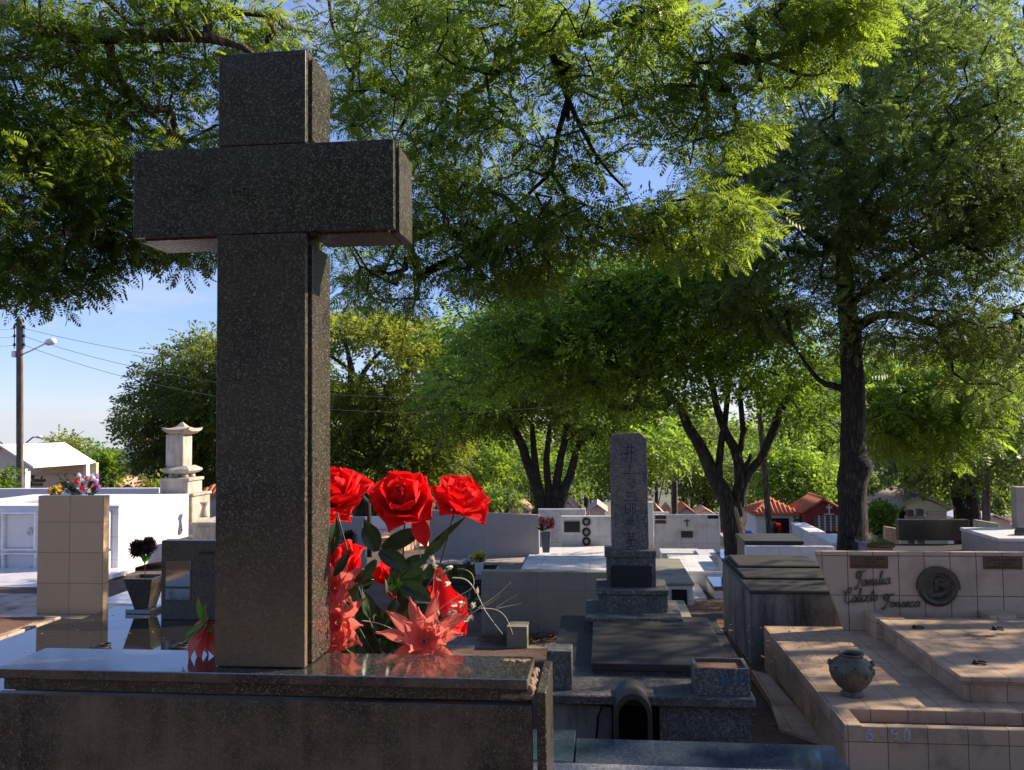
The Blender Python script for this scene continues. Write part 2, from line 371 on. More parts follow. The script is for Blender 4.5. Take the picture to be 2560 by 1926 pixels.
# ---------------------------------------------------------------- mesh building
ORG = {}
def tag(o, label=None, cat=None, group=None, kind=None):
    if label: o['label'] = label
    if cat: o['category'] = cat
    if group: o['group'] = group
    if kind: o['kind'] = kind
    return o
def thing(name, label, cat, loc, group=None):
    o = bpy.data.objects.new(name, None)
    C.objects.link(o)
    o.location = loc
    o.empty_display_size = .1
    ORG[o.name] = Vector(loc)
    return tag(o, label, cat, group)
class B:
    def __init__(s): s.bm = bmesh.new()
    def box(s, x0, x1, y0, y1, z0, z1, bev=0.0, seg=1):
        x0, x1 = min(x0, x1), max(x0, x1); y0, y1 = min(y0, y1), max(y0, y1); z0, z1 = min(z0, z1), max(z0, z1)
        vs_ = [s.bm.verts.new((x, y, z)) for x in (x0, x1) for y in (y0, y1) for z in (z0, z1)]
        fs = [s.bm.faces.new([vs_[i] for i in q]) for q in ((0, 1, 3, 2), (4, 6, 7, 5), (0, 4, 5, 1), (2, 3, 7, 6), (0, 2, 6, 4), (1, 5, 7, 3))]
        if bev > 0:
            ed = list({e for f in fs for e in f.edges})
            bmesh.ops.bevel(s.bm, geom=ed, offset=bev, segments=seg, affect='EDGES', profile=.5)
        return s
    def prism(s, pts, d, bev=0):
        """pts: closed outline (Vectors), d: extrusion vector"""
        a = [s.bm.verts.new(p) for p in pts]; b = [s.bm.verts.new(Vector(p)+Vector(d)) for p in pts]
        n = len(a)
        f = [s.bm.faces.new(a), s.bm.faces.new(list(reversed(b)))]
        for i in range(n): f.append(s.bm.faces.new((a[(i+1) % n], a[i], b[i], b[(i+1) % n])))
        bmesh.ops.recalc_face_normals(s.bm, faces=f)
        if bev:
            ed = list({e for q in f for e in q.edges})
            bmesh.ops.bevel(s.bm, geom=ed, offset=bev, segments=1, affect='EDGES')
        return s
    def quad(s, *p):
        s.bm.faces.new([s.bm.verts.new(q) for q in p]); return s
    def tube(s, pts, rad, n=8, cap=True):
        pts = [Vector(p) for p in pts]
        if not hasattr(rad, '__len__'): rad = [rad]*len(pts)
        rings = []
        ref = None
        for i, p in enumerate(pts):
            d = (pts[min(i+1, len(pts)-1)] - pts[max(i-1, 0)])
            if d.length < 1e-9: d = Vector((0, 0, 1))
            d.normalize()
            if ref is None or abs(ref.dot(d)) > .95: ref = Vector((1, 0, 0)) if abs(d.x) < .8 else Vector((0, 1, 0))
            a = d.cross(ref).normalized(); b = d.cross(a)
            ref = -b if False else ref
            rings.append([s.bm.verts.new(p + (a*math.cos(k*2*math.pi/n) + b*math.sin(k*2*math.pi/n))*rad[i]) for k in range(n)])
        for r0, r1 in zip(rings, rings[1:]):
            for k in range(n):
                f = s.bm.faces.new((r0[k], r0[(k+1) % n], r1[(k+1) % n], r1[k])); f.smooth = True
        if cap:
            s.bm.faces.new(list(reversed(rings[0]))); s.bm.faces.new(rings[-1])
        return s
    def lathe(s, prof, cx, cy, n=32, sq=False):
        rings = []
        for r, z in prof:
            rings.append([s.bm.verts.new((cx + r*math.cos(k*2*math.pi/n), cy + r*math.sin(k*2*math.pi/n), z)) for k in range(n)])
        for r0, r1 in zip(rings, rings[1:]):
            for k in range(n):
                f = s.bm.faces.new((r0[k], r0[(k+1) % n], r1[(k+1) % n], r1[k])); f.smooth = not sq
        s.bm.faces.new(list(reversed(rings[0]))); s.bm.faces.new(rings[-1])
        return s
    def torus(s, c, r, t, axis='z', n=24, m=8, sx=1.0):
        c = Vector(c)
        rings = []
        for i in range(n):
            a = i*2*math.pi/n
            ring = []
            for j in range(m):
                b = j*2*math.pi/m
                q = ((r+t*math.cos(b))*math.cos(a)*sx, (r+t*math.cos(b))*math.sin(a), t*math.sin(b))
                q = Vector(q) if axis == 'z' else Vector((q[0], q[2], q[1])) if axis == 'y' else Vector((q[2], q[0], q[1]))
                ring.append(s.bm.verts.new(c+q))
            rings.append(ring)
        for i in range(n):
            for j in range(m):
                f = s.bm.faces.new((rings[i][j], rings[(i+1) % n][j], rings[(i+1) % n][(j+1) % m], rings[i][(j+1) % m])); f.smooth = True
        return s
    def ball(s, c, rx, ry=None, rz=None, u=12, v=8):
        ry = ry or rx; rz = rz or rx
        g = bmesh.ops.create_uvsphere(s.bm, u_segments=u, v_segments=v, radius=1)
        for q in g['verts']: q.co = Vector((q.co.x*rx+c[0], q.co.y*ry+c[1], q.co.z*rz+c[2]))
        for q in g['verts']:
            for f in q.link_faces: f.smooth = True
        return s
    def build(s, name, mat, parent=None, org=None):
        if org is None:
            o_ = Vector((0, 0, 0))
            if parent is not None:
                q = parent
                while q.parent: q = q.parent
                o_ = ORG[q.name]
        else: o_ = Vector(org)
        me = bpy.data.meshes.new(name)
        bmesh.ops.recalc_face_normals(s.bm, faces=s.bm.faces)
        s.bm.to_mesh(me); s.bm.free()
        me.transform(Matrix.Translation(-o_))
        me.materials.append(mat if not isinstance(mat, str) else M[mat])
        o = bpy.data.objects.new(name, me)
        C.objects.link(o)
        if parent is not None: o.parent = parent
        else:
            o.location = o_; ORG[o.name] = o_
        return o
def solo(b, name, mat, label, cat, org, group=None):
    """a thing that is one mesh"""
    return tag(b.build(name, mat, None, org), label, cat, group)
def X(u, v, Y): return W(u, v, Y).x
def Z(u, v, Y): return W(u, v, Y).z
def copy_tree(o, parent=None, mapd=None):
    c = o.copy(); C.objects.link(c); c.parent = parent
    if parent is None: ORG[c.name] = ORG.get(o.name, Vector(o.location)).copy()
    for ch in [q for q in KIDS.get(o.name, list(o.children))]: copy_tree(ch, c)
    return c
KIDS = {}
# ---------------------------------------------------------------- ground
b = B()
ys = sorted(set([g[0] for g in GY] + [2.5, 6.5, 10, 14, 19, 27, 38, 52, 80, 160, 400, 550, 700, 1200, 2500, 5000]))
xs = [-9000, -2500, -900, -300, -100, -40, -15, 0, 15, 40, 100, 300, 900, 2500, 9000]
grid = [[b.bm.verts.new((x, y, gz(y) + (0 if abs(x) < 200 or y < 400 else 3*math.sin(x*.004)))) for x in xs] for y in ys]
for j in range(len(ys)-1):
    for i in range(len(xs)-1):
        b.bm.faces.new((grid[j][i], grid[j][i+1], grid[j+1][i+1], grid[j+1][i]))
mt, t, p = new_mat('earth_ground')
co_ = coords(t)
n1 = noise(t, co_, 1.2, 8, .7); n2 = noise(t, co_, 22, 6, .7); n3 = noise(t, coords(t, .02), 1.0, 6, .6)
near = ramp(t, n1, [(.3, (.045, .026, .018)), (.5, (.10, .052, .033)), (.75, (.16, .11, .075))])
near = mix(t, ramp(t, n2, [(.35, G(.6)), (.6, G(0))]), near, (.03, .022, .014))
far = ramp(t, n3, [(.35, (.06, .085, .05)), (.55, (.15, .14, .10)), (.65, (.09, .11, .07))])
sp = t.nodes.new('ShaderNodeSeparateXYZ'); L(t, co_, sp.inputs[0])
L(t, mix(t, ramp(t, math_(t, 'DIVIDE', sp.outputs[1], 100.0), [(.3, G(0)), (.8, G(1))]), near, far), p.inputs['Base Color'])
p.inputs['Roughness'].default_value = .95
bump(t, p, n2, .7, .02)
tag(b.build('ground', mt), kind='structure')

# ---------------------------------------------------------------- the tomb head that carries the cross
PT = Wz(650, 1670, 0).z
PY0, PY1 = 1.415, 1.555
PZ = W(650, 1670, 1.45).z
xr = X(1319, 1690, PY0); xl = X(142, 1628, PY1)-.022
M['plinth'] = granite('soiled_polished_granite', (.014, .0125, .011), (.055, .048, .038), (.17, .15, .12), 470, .25, dirt_amt=.9, dens=.28, dirt=(.17, .118, .072))
root = thing('tomb_plinth', 'dark polished granite tomb head under the large cross, side panel split off at the right', 'tomb', (0.5*(xl+xr), 1.5, 0))
B().box(xl+.02, xr-.004, PY0+.022, PY1-.02, -.05, PZ-.046).build('core', 'mortar', root)
b = B().box(xl, xr, PY0, PY1, PZ-.018, PZ, .0015)
ts = b.build('top_slab', M['crosstop'], root)
ts.data.materials.append(M['plinth'])
for pg in ts.data.polygons:
    if pg.normal.z < .5: pg.material_index = 1
b = B().box(xl+.01, xr-.006, PY0+.010, PY0+.022, PZ-.040, PZ-.0195, .001)
b.build('moulding', 'cross', root)
b = B().box(xl, xr+.006, PY0+.001, PY0+.021, .2, PZ-.0445, .0015)
b.build('front_panel', M['plinth'], root)
sx0 = X(1341, 1760, PY0)
b = B().box(sx0, sx0+.016, PY0+.004, PY1+.05, .2, PZ-.022, .0015)
b.build('side_panel', 'cross', root)
# rough mortar left in the joint
rng = random.Random(5)
b = B()
for i in range(26):
    y = PY0+.008+i*(PY1-PY0-.02)/26
    b.ball((xr+rng.uniform(.001, .006), y, PZ-.019+rng.uniform(-.004, .001)), rng.uniform(.004, .008), .006, rng.uniform(.004, .008), 7, 5)
b.ball((xr-.002, PY0+.012, PZ-.030), .014, .008, .008, 9, 6)
b.ball((xr-.03, PY0+.012, PZ-.032), .02, .006, .005, 9, 6)
b.build('joint_mortar', 'mortar', root)
b = B()
for i in range(12):
    b.ball((X(1285, 1640, 1.52)+rng.uniform(-.02, .02), 1.525+rng.uniform(-.006, .006), PZ+.0006), rng.uniform(.004, .01), rng.uniform(.002, .006), .0014, 8, 5)
b.build('lichen_spot', 'mortar', root)

# ---------------------------------------------------------------- the cross
CY = 1.45
cx0, cx1 = X(536, 1650, CY), X(762, 1650, CY)
tx0, tx1 = cx0, cx1
ax0, ax1 = X(334, 480, CY), X(984, 470, CY)
az1, az0, ctop = Z(660, 363, CY), Z(660, 583, CY), Z(655, 131, CY)
root = thing('granite_cross', 'large dark speckled granite cross standing on the polished tomb head in the foreground', 'cross', ((cx0+cx1)/2, CY+.06, PZ))
b = B()
D0, D1, D2 = .014, .031, .125
b.box(cx0+.014, cx1-.014, CY+D0-.002, CY+D2, PZ+.001, ctop-.008)
b.box(ax0+.014, ax1-.014, CY+D0-.001, CY+D2-.002, az0+.012, az1-.012)
b.build('core', 'cross', root)
bv = .0014
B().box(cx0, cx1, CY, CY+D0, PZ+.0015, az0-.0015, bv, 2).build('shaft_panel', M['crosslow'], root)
B().box(ax0, ax1, CY-.0005, CY+D0, az0, az1, bv, 2).build('arm_panel', M['cross'], root)
B().box(tx0+.001, tx1, CY, CY+D0, az1+.0015, ctop, bv, 2).build('head_panel', M['cross'], root)
# side slabs behind a dark groove
for (x, sgn) in ((cx0, -1), (cx1, 1)):
    xo = x + sgn*.003
    for (z0, z1) in ((PZ+.0015, az0-.018), (az1+.016, ctop-.004)):
        B().box(xo, xo-sgn*.016, CY+D1, CY+D2+.006, z0, z1, bv).build('side_slab', 'cross', root)
for (x, sgn) in ((ax0, -1), (ax1, 1)):
    xo = x + sgn*.004
    B().box(xo, xo-sgn*.016, CY+D1, CY+D2+.006, az0-.002, az1-.004, bv).build('arm_end_slab', 'cross', root)
for (xa, xb) in ((ax0+.013, cx0-.001), (cx1+.001, ax1-.013)):
    B().box(xa, xb, CY+D0+.002, CY+D2, az0-.003, az0+.011, bv).build('arm_soffit', M['cross'], root)
    B().box(xa, xb, CY+D0+.002, CY+D2, az1-.011, az1+.006, bv).build('arm_top_slab', 'cross', root)
B().box(tx0+.006, tx1-.002, CY+D0+.001, CY+D2+.004, ctop-.009, ctop+.008, bv).build('cap_slab', 'cross', root)

# ---------------------------------------------------------------- artificial flowers behind the plinth
def petal(b, base, d, n, ln, wd, curl=.3, tip=.25, cup=.2, nu=6, nv=5, point=1.0, pw=1.0, tipw=.04, ruf=0.0):
    """thin curved petal from base along d, facing n"""
    d = Vector(d).normalized(); n = Vector(n); n = (n - d*n.dot(d)).normalized(); s_ = d.cross(n)
    rows = []
    ra, rb2 = random.uniform(0, 6.28), random.uniform(3, 7)
    for i in range(nu+1):
        t_ = i/nu
        wv = wd*(math.sin(min(1, (t_**pw)*1.04+.05)*math.pi)**.62)*(1-.2*(1-t_))
        if i == nu: wv = wd*tipw
        row = []
        for j in range(nv+1):
            q = j/nv*2-1
            ctr = Vector(base) + d*ln*t_ + n*(curl*ln*t_*t_ - tip*ln*max(0, t_-.55)**2*4)
            row.append(b.bm.verts.new(ctr + s_*q*wv*.5 + n*cup*wd*q*q*math.sin(t_*math.pi*.8+.3) + n*wd*ruf*t_*t_*math.sin(q*rb2+ra) + d*ln*ruf*.6*t_*math.sin(q*rb2*1.3+ra)))
        rows.append(row)
    for i in range(nu):
        for j in range(nv):
            f = b.bm.faces.new((rows[i][j], rows[i][j+1], rows[i+1][j+1], rows[i+1][j])); f.smooth = True
def rose(parent, c, axis, size, seed=0, name='rose'):
    """full-blown fabric rose: spiral of pointed cupped petals opening along axis"""
    rg = random.Random(seed)
    axis = Vector(axis).normalized()
    e1 = axis.cross(Vector((0, 0, 1)));
    if e1.length < .1: e1 = axis.cross(Vector((1, 0, 0)))
    e1.normalize(); e2 = axis.cross(e1)
    b = B(); c = Vector(c)
    # layers: (count, lean outwards, length, width, start radius)
    for (cnt, lean, ln, wd, r0, back) in ((3, .05, .34, .34, .04, .16), (4, .14, .40, .44, .08, .10), (5, .30, .46, .56, .11, .04), (5, .55, .54, .66, .13, -.02), (6, .92, .60, .74, .12, -.08), (5, 1.30, .62, .78, .10, -.13)):
        ph = rg.uniform(0, 6.28)
        for k in range(cnt):
            a = ph + k*2*math.pi/cnt + rg.uniform(-.2, .2)
            rad = e1*math.cos(a) + e2*math.sin(a)
            l_ = lean + rg.uniform(-.14, .14)
            d = axis*math.cos(l_) + rad*math.sin(l_)
            n = axis*math.sin(l_) - rad*math.cos(l_)      # inner side
            petal(b, c + rad*r0*size + axis*back*size, d, n, ln*size*rg.uniform(.9, 1.1), wd*size, curl=.34-.05*lean, tip=.10+.16*lean, cup=.20, nu=10, nv=9, pw=1.3, ruf=.055)
    r_ = b.build(name, M['rose'], parent)
    b = B()
    for k in range(5):
        a = k*2*math.pi/5
        rad = e1*math.cos(a)+e2*math.sin(a)
        petal(b, c-axis*.16*size, rad*.8+axis*.45, axis, .32*size, .12*size, .1, .1, .1, 4, 2)
    b.ball(c-axis*.14*size, .07*size, .07*size, .09*size, 8, 6)
    b.build('calyx', M['stem'], r_)
    return r_
def daisy(parent, c, axis, size, seed=0, n=11, mat='salmon', name='open_flower', layers=2, wd=.19):
    rg = random.Random(seed); axis = Vector(axis).normalized()
    e1 = axis.cross(Vector((0, .3, 1))).normalized(); e2 = axis.cross(e1)
    b = B(); c = Vector(c)
    for Lr in range(layers):
        for k in range(n-Lr*2):
            a = k*2*math.pi/(n-Lr*2)+rg.uniform(-.12, .12)+Lr*.3
            rad = e1*math.cos(a)+e2*math.sin(a)
            l_ = 1.25-.5*Lr+rg.uniform(-.15, .15)
            d = axis*math.cos(l_)+rad*math.sin(l_); nn = axis*math.sin(l_)-rad*math.cos(l_)
            petal(b, c+rad*.03*size, d, nn, size*(.56-.12*Lr)*rg.uniform(.88, 1.08), size*wd, .16, .14, .08, 9, 6, 1, .95, .16, .05)
    f = b.build(name, M[mat], parent)
    return f
def leaf(b, base, d, n, ln, wd, curl=-.15):
    petal(b, base, d, n, ln, wd, curl, .1, .14, 6, 4)
FY = 1.70; random.seed(2)
root = thing('rose_bouquet', 'bunch of artificial red velvet roses and salmon lilies behind the tomb head', 'flower bouquet', W(1000, 1640, FY))
ctr = W(985, 1720, FY)
def P_(u, v, dy=0): return W(u, v, FY+dy)
stems = []
roses = [ # u, v, dy, axis, size, seed
    (1143, 1262, .02, (.35, -.40, .75), .105, 3), (1010, 1262, -.03, (.10, -.75, .60), .112, 7), (838, 1245, .02, (.15, -.55, .85), .118, 11),
    (868, 1425, .05, (-.55, -.5, .55), .100, 17), (985, 1452, .09, (.3, -.3, .5), .080, 21), (1105, 1535, .06, (.65, -.25, .35), .095, 29), (812, 1290, .12, (.3, -.2, .8), .085, 31)]
for (u, v, dy, ax, s_, sd_) in roses:
    c = P_(u, v, dy)
    s_ *= .98
    rose(root, c, ax, s_, sd_)
    stems.append((c - Vector(ax).normalized()*s_*.18, (u, v, dy)))
# loose hanging petal
b = B(); petal(b, P_(1040, 1290, -.05), P_(1062, 1360, -.06)-P_(1040, 1290, -.05), (0.3, -1, .2), .068, .040, .05, .1, .15, 8, 5); b.build('hanging_petal', 'rose', root)
b = B(); petal(b, P_(1095, 1420, .0), P_(1130, 1600, .0)-P_(1095, 1420, .0), (.3, -1, .2), .12, .045, .05, .1, .2, 8, 5); b.build('hanging_petal', 'rose', root)
for (u, v, dy, ax, s_, n_, sd_) in ((842, 1470, -.03, (-.1, -.9, .4), .12, 10, 5), (846, 1555, -.06, (-.1, -1, .2), .135, 10, 9), (1062, 1602, -.07, (.08, -.85, .50), .160, 10, 13), (850, 1618, -.08, (-.2, -.55, .8), .085, 10, 15)):
    daisy(root, P_(u, v, dy), ax, s_, sd_, n_)
    stems.append((P_(u, v, dy), (u, v, dy)))
for k, (a, _) in enumerate(stems):
    b = B(); mid = (a+ctr)*.5 + Vector(((a.x-ctr.x)*.18, .01, .02))
    pts = [a*(1-t_)**2 + mid*2*t_*(1-t_) + ctr*t_*t_ for t_ in [i/8 for i in range(9)]]
    b.tube(pts, .0019, 6); b.build('stem', M['stem'], root)
leaves = [ # base u,v -> tip u,v, width, material, facing
    (942, 1378, 912, 1302, .044, 0, -.02), (955, 1372, 1058, 1322, .040, 0, -.02), (948, 1380, 1025, 1420, .040, 0, -.05), (1005, 1440, 1068, 1388, .046, 1, -.04),
    (1000, 1460, 1080, 1505, .044, 0, -.03), (1060, 1392, 1115, 1345, .022, 0, .0), (1062, 1380, 1158, 1296, .016, 0, .02), (835, 1440, 874, 1380, .020, 1, -.07),
    (940, 1400, 905, 1455, .024, 0, -.02), (935, 1450, 850, 1440, .040, 0, .0), (925, 1545, 915, 1480, .034, 1, -.01), (960, 1560, 990, 1500, .022, 1, .0),
    (920, 1600, 880, 1500, .05, 0, .03), (990, 1600, 930, 1520, .055, 0, .04), (960, 1630, 1010, 1540, .05, 0, .05), (900, 1640, 930, 1560, .05, 0, .04), (830, 1385, 845, 1300, .026, 1, .0),
    (1000, 1640, 1060, 1570, .045, 0, .05), (940, 1650, 905, 1585, .05, 0, .02), (985, 1400, 990, 1462, .02, 1, -.05), (870, 1660, 860, 1570, .05, 0, .05), (1030, 1500, 985, 1560, .03, 0, .0)]
_r = random.Random(6)
for _k in range(16):
    _u, _v = _r.uniform(850, 1060), _r.uniform(1440, 1610)
    leaves.append((_u, _v, _u+_r.uniform(-55, 60), _v-_r.uniform(25, 75), _r.uniform(.024, .038), _k % 2, _r.uniform(.0, .05)))
for i, (u0, v0, u1, v1, wd, kind, dy) in enumerate(leaves):
    b = B(); a = P_(u0, v0, dy); e = P_(u1, v1, dy-.012)
    nrm = Vector((.25, -1, .25)) if kind == 0 else Vector((.55, -.75, .5))
    leaf(b, a, e-a, nrm, (e-a).length, wd)
    rib = [a + (e-a)*t_ + Vector((0, -.0012-.10*(e-a).length*0, 0)) for t_ in (0, .5, .9)]
    lf = b.build('leaf', M['fabricleaf'], root)
    B().tube([a, a.lerp(e, .3)+Vector((0, -.001, 0)), a.lerp(e, .5)+Vector((0, -.002, 0))], [.0011, .0009, .0004], 5).build('leaf_rib', M['stem'], lf)
b = B()
for (u, v) in ((985, 1440), (990, 1460)):
    for k in range(3):
        petal(b, P_(u, v, -.05), (math.cos(k*2), -.3, math.sin(k*2)), (0, -1, .3), .018, .014, .2, .2, .3, 4, 3)
b.build('bud', 'leafbright', root)
# little teal sprigs with cream flowers
for (u, v, du, dv, sd_) in ((1085, 1438, 45, -20, 1), (1150, 1520, 40, -10, 2), (1085, 1560, 30, 30, 3)):
    rg = random.Random(sd_); b = B(); b2 = B()
    c = P_(u, v, -.05)
    for k in range(26):
        d = Vector((rg.uniform(-.2, 1), rg.uniform(-.6, .3), rg.uniform(-.3, .9))).normalized()
        q = c + Vector((rg.uniform(0, .035), rg.uniform(-.01, .01), rg.uniform(-.01, .02)))
        petal(b, q, d, (0, -1, .2), .016, .0022, .1, .1, .1, 3, 1)
    for k in range(7):
        d = Vector((rg.uniform(-1, 1), -.6, rg.uniform(-.6, 1))).normalized()
        q = c + Vector((rg.uniform(-.015, .04), -.008, rg.uniform(-.025, .03)))
        for j in range(4):
            petal(b2, q, d + Vector((rg.uniform(-.5, .5), rg.uniform(-.3, .3), rg.uniform(-.5, .5))), (0, -1, .3), .016, .006, .1, .2, .2, 4, 2)
    s_ = b.build('sprig', M['sprig'], root); b2.build('small_blossom', M['creampetal'], s_)
    B().tube([c, P_(960, 1640, 0)], .0012, 5).build('stem', 'stem', root)
# pale curling grass blades
def blade(pts, r0=.0012):
    P = [P_(u, v, -.05+dy) for (u, v, dy) in pts]
    out = []
    for i in range(len(P)-1):
        p0 = P[max(i-1, 0)]; p1 = P[i]; p2 = P[i+1]; p3 = P[min(i+2, len(P)-1)]
        for k in range(6):
            t_ = k/6
            out.append(.5*((2*p1)+(p2-p0)*t_+(2*p0-5*p1+4*p2-p3)*t_*t_+(3*p1-p0-3*p2+p3)*t_**3))
    out.append(P[-1])
    B().tube(out, [r0*(1-.75*i/len(out)) for i in range(len(out))], 5).build('grass_blade', M['twigwhite'], root)
blade([(1075, 1610, 0), (1140, 1550, 0), (1195, 1525, -.01)], .0016); blade([(1082, 1612, 0), (1150, 1556, 0), (1190, 1528, 0)], .0013)
blade([(1195, 1520, 0), (1240, 1490, -.02), (1278, 1455, -.03)], .0012); blade([(1195, 1524, 0), (1230, 1505, -.02), (1250, 1490, -.03)], .0009)
blade([(1090, 1530, 0), (1130, 1500, 0), (1180, 1470, 0), (1182, 1440, 0), (1165, 1425, 0), (1142, 1422, 0)], .0010)
blade([(1130, 1445, 0), (1165, 1450, 0), (1190, 1480, 0), (1215, 1530, -.01), (1257, 1586, -.02)], .0014)
blade([(1195, 1521, 0), (1240, 1525, 0), (1265, 1545, -.01), (1283, 1588, -.02)], .0011)
blade([(1240, 1522, -.01), (1290, 1512, -.02), (1305, 1508, -.03)], .0009); blade([(1240, 1520, -.01), (1270, 1500, -.02), (1292, 1488, -.03)], .0008)
blade([(905, 1552, 0), (950, 1560, 0), (995, 1580, 0)], .0014); blade([(880, 1552, 0), (905, 1490, 0), (900, 1455, 0)], .0008)
blade([(1035, 1375, 0), (1048, 1372, 0), (1052, 1395, 0)], .0020)

# small bloom left of the shaft
root = thing('fallen_red_flower', 'drooping salmon-red artificial bloom with bright green leaves left of the cross foot', 'artificial flower', W(515, 1650, 1.52))
b = B()
q0 = W(520, 1545, 1.53)
for k, (u, v) in enumerate(((472, 1652), (500, 1665), (490, 1600), (545, 1650), (520, 1640), (505, 1560), (540, 1600))):
    e = W(u, v, 1.50+.006*k); petal(b, q0, e-q0, (-.5, -1, .2), (e-q0).length, .034, .05, .1, .2, 8, 4)
b.build('petals', M['salmon'], root)
b = B()
for (u0, v0, u1, v1, wd) in ((512, 1560, 488, 1498, .016), (512, 1560, 508, 1510, .012), (508, 1560, 446, 1606, .017), (512, 1562, 530, 1580, .012)):
    a = W(u0, v0, 1.52); e = W(u1, v1, 1.51); leaf(b, a, e-a, (-.2, -1, .5), (e-a).length, wd)
b.build('leaves', M['leafbright'], root)
b = B().tube([W(450, 1606, 1.51), W(512, 1562, 1.52), W(530, 1540, 1.53)], .0012, 6); b.build('stem', 'stem', root)

# ---------------------------------------------------------------- low polished slab in front, bottom of the picture
zt = .45
root = thing('low_granite_tomb', 'blue-grey polished granite slab tomb with pale granite rim at the bottom edge of the photo', 'tomb', (1.1, 3.2, 0))
y1, y0 = Wz(1600, 1850, zt).y, Wz(1600, 1914, zt).y
xj0, xj1 = Wz(1440, 1848, zt).x, Wz(2073, 1850, zt).x
B().box(xj0+.003, xj1, y0, y1, zt-.03, zt, .002).build('cover_slab', 'bluegrey', root)
B().box(xj0-.9, xj0-.003, y0+.0, y1+.06, zt-.03, zt+.012, .002).build('cover_slab', 'bluegrey', root)
B().box(xj0-.9, xj1-.03, y0+.01, y1-.02, -.1, zt-.032).build('body', 'concrete', root)
B().box(xj0-.32, X(2095, 1920, y0-.02), y0-.32, y0-.004, zt-.06, zt+.004, .004).build('rim', 'salt', root)

# ---------------------------------------------------------------- tomb with the tall inscribed stele
root = thing('stele_tomb', 'grey speckled terrazzo tomb with arched niche and tall stele with carved characters', 'tomb', (1.0, 5.2, 0))
Yf = 4.62                                     # front face of the ledge
zl1 = Z(1600, 1742, Yf); zl0 = Z(1600, 1766, Yf)
lx0, lx1 = X(1350, 1750, Yf), X(1890, 1750, Yf)
B().box(lx0, lx1, Yf, Yf+.55, zl0, zl1, .006).build('ledge', 'terrazzo', root)
ax_ = X(1583, 1800, 4.5)
b = B()
b.box(X(1648, 1800, Yf+.05), lx1-.02, Yf+.05, Yf+.5, -.1, zl0-.012, .004)
b.build('front_block', 'terrazzo', root)
b = B(); yq = Yf+.05
xa, xb, xc = X(1355, 1800, yq), X(1495, 1800, yq), X(1520, 1800, yq)
b.prism([(xa, yq, zl0-.012), (xb+.02, yq, zl0-.02), (xb-.005, yq, zl0-.08), (xb-.03, yq, -.1), (xa, yq, -.1)], (0, .4, 0))
b.prism([(xb+.028, yq+.01, zl0-.024), (xc+.02, yq+.01, zl0-.03), (xc+.02, yq+.01, -.1), (xb-.018, yq+.01, -.1), (xb+.006, yq+.01, zl0-.08)], (0, .4, 0))
b.build('cracked_block', 'concrete', root)
B().box(lx0, lx1-.04, Yf+.2, Yf+.5, -.1, zl0).build('core', 'hole', root)
# arched niche
b = B(); zc = Z(1583, 1800, 4.45)-.01; yo, yi = 4.50, 4.74
def arch(r, y, zb=-.12, n=20):
    return [Vector((ax_-r, y, zb))] + [Vector((ax_-r*math.cos(a), y, zc+r*1.28*math.sin(a))) for a in [i*math.pi/n for i in range(n+1)]] + [Vector((ax_+r, y, zb))]
ro, ri = .100, .076
o0, i0, o1, i1 = arch(ro, yo), arch(ri, yo), arch(ro*1.05, yi), arch(ri, yi)
for A_, B_ in ((o0, i0), (o1, o0), (i0, i1)):
    va = [b.bm.verts.new(q) for q in A_]; vb = [b.bm.verts.new(q) for q in B_]
    for k in range(len(va)-1): b.bm.faces.new((va[k], va[k+1], vb[k+1], vb[k]))
b.build('arched_niche', 'darkslab', root)
b = B(); vv = [b.bm.verts.new(q) for q in i1]; b.bm.faces.new(vv)
b.build('niche_back', 'hole', root)
# base slab
Yb0, Yb1 = 4.95, 6.55
bx0, bx1 = X(1374, 1620, 4.95), X(1830, 1652, 4.95)+.13
B().box(X(1374, 1620, 5.1), bx1-.02, 5.12, Yb1, .05, .29, .004).build('base_slab', 'darkslab', root)
sx0, sx1 = X(1478, 1665, 5.0), X(1832, 1655, 5.0)
zs = Z(1600, 1660, 5.0); zs_top = zs
B().box(sx0, sx1, 5.0, 6.08, zs-.045, zs, .004).build('cover_slab', 'darkslab', root)
B().box(sx0+.012, sx1-.02, 5.02, 6.06, zl1+.001, zs-.046).build('cover_base', 'terrazzo', root)
def tier(u0, u1, vt, vb, Y, dep, mat, name, bev=.004):
    a = X(u0, (vt+vb)/2, Y); c = X(u1, (vt+vb)/2, Y)
    return B().box(a, c, Y, Y+dep, Z((u0+u1)/2, vb, Y), Z((u0+u1)/2, vt, Y), bev).build(name, mat, root)
tier(1462, 1708, 1546, 1549+11, 6.08, .62, 'terrazzo', 'step_slab'); tier(1468, 1704, 1550, 1620, 6.10, .58, 'terrazzo', 'step_block')
tier(1489, 1672, 1476, 1488, 6.26, .46, 'terrazzo', 'step_slab'); tier(1495, 1670, 1488, 1540, 6.28, .42, 'terrazzo', 'step_block')
pd = tier(1516, 1640, 1392, 1478, 6.38, .28, 'terrazzo', 'pedestal'); tier(1511, 1641, 1378, 1394, 6.36, .32, 'terrazzo', 'pedestal_cap')
yp = 6.365
B().box(X(1527, 1440, yp), X(1630, 1440, yp), yp, yp+.02, Z(1578, 1476, yp), Z(1578, 1415, yp), .003).build('name_plate', 'navyplate', root)
Ys = 6.44
u0, u1 = 1529, 1622
x0, x1 = X(u0, 1370, Ys), X(u1, 1370, Ys); zb, ztp = Z(1575, 1382, Ys), Z(1570, 1083, Ys)
ch = .047
b = B().prism([(x0, Ys, zb), (x1, Ys, zb), (x1, Ys, ztp-ch), (x1-ch, Ys, ztp), (x0+ch*.8, Ys, ztp), (x0, Ys, ztp-ch)], (0, .13, 0), .003)
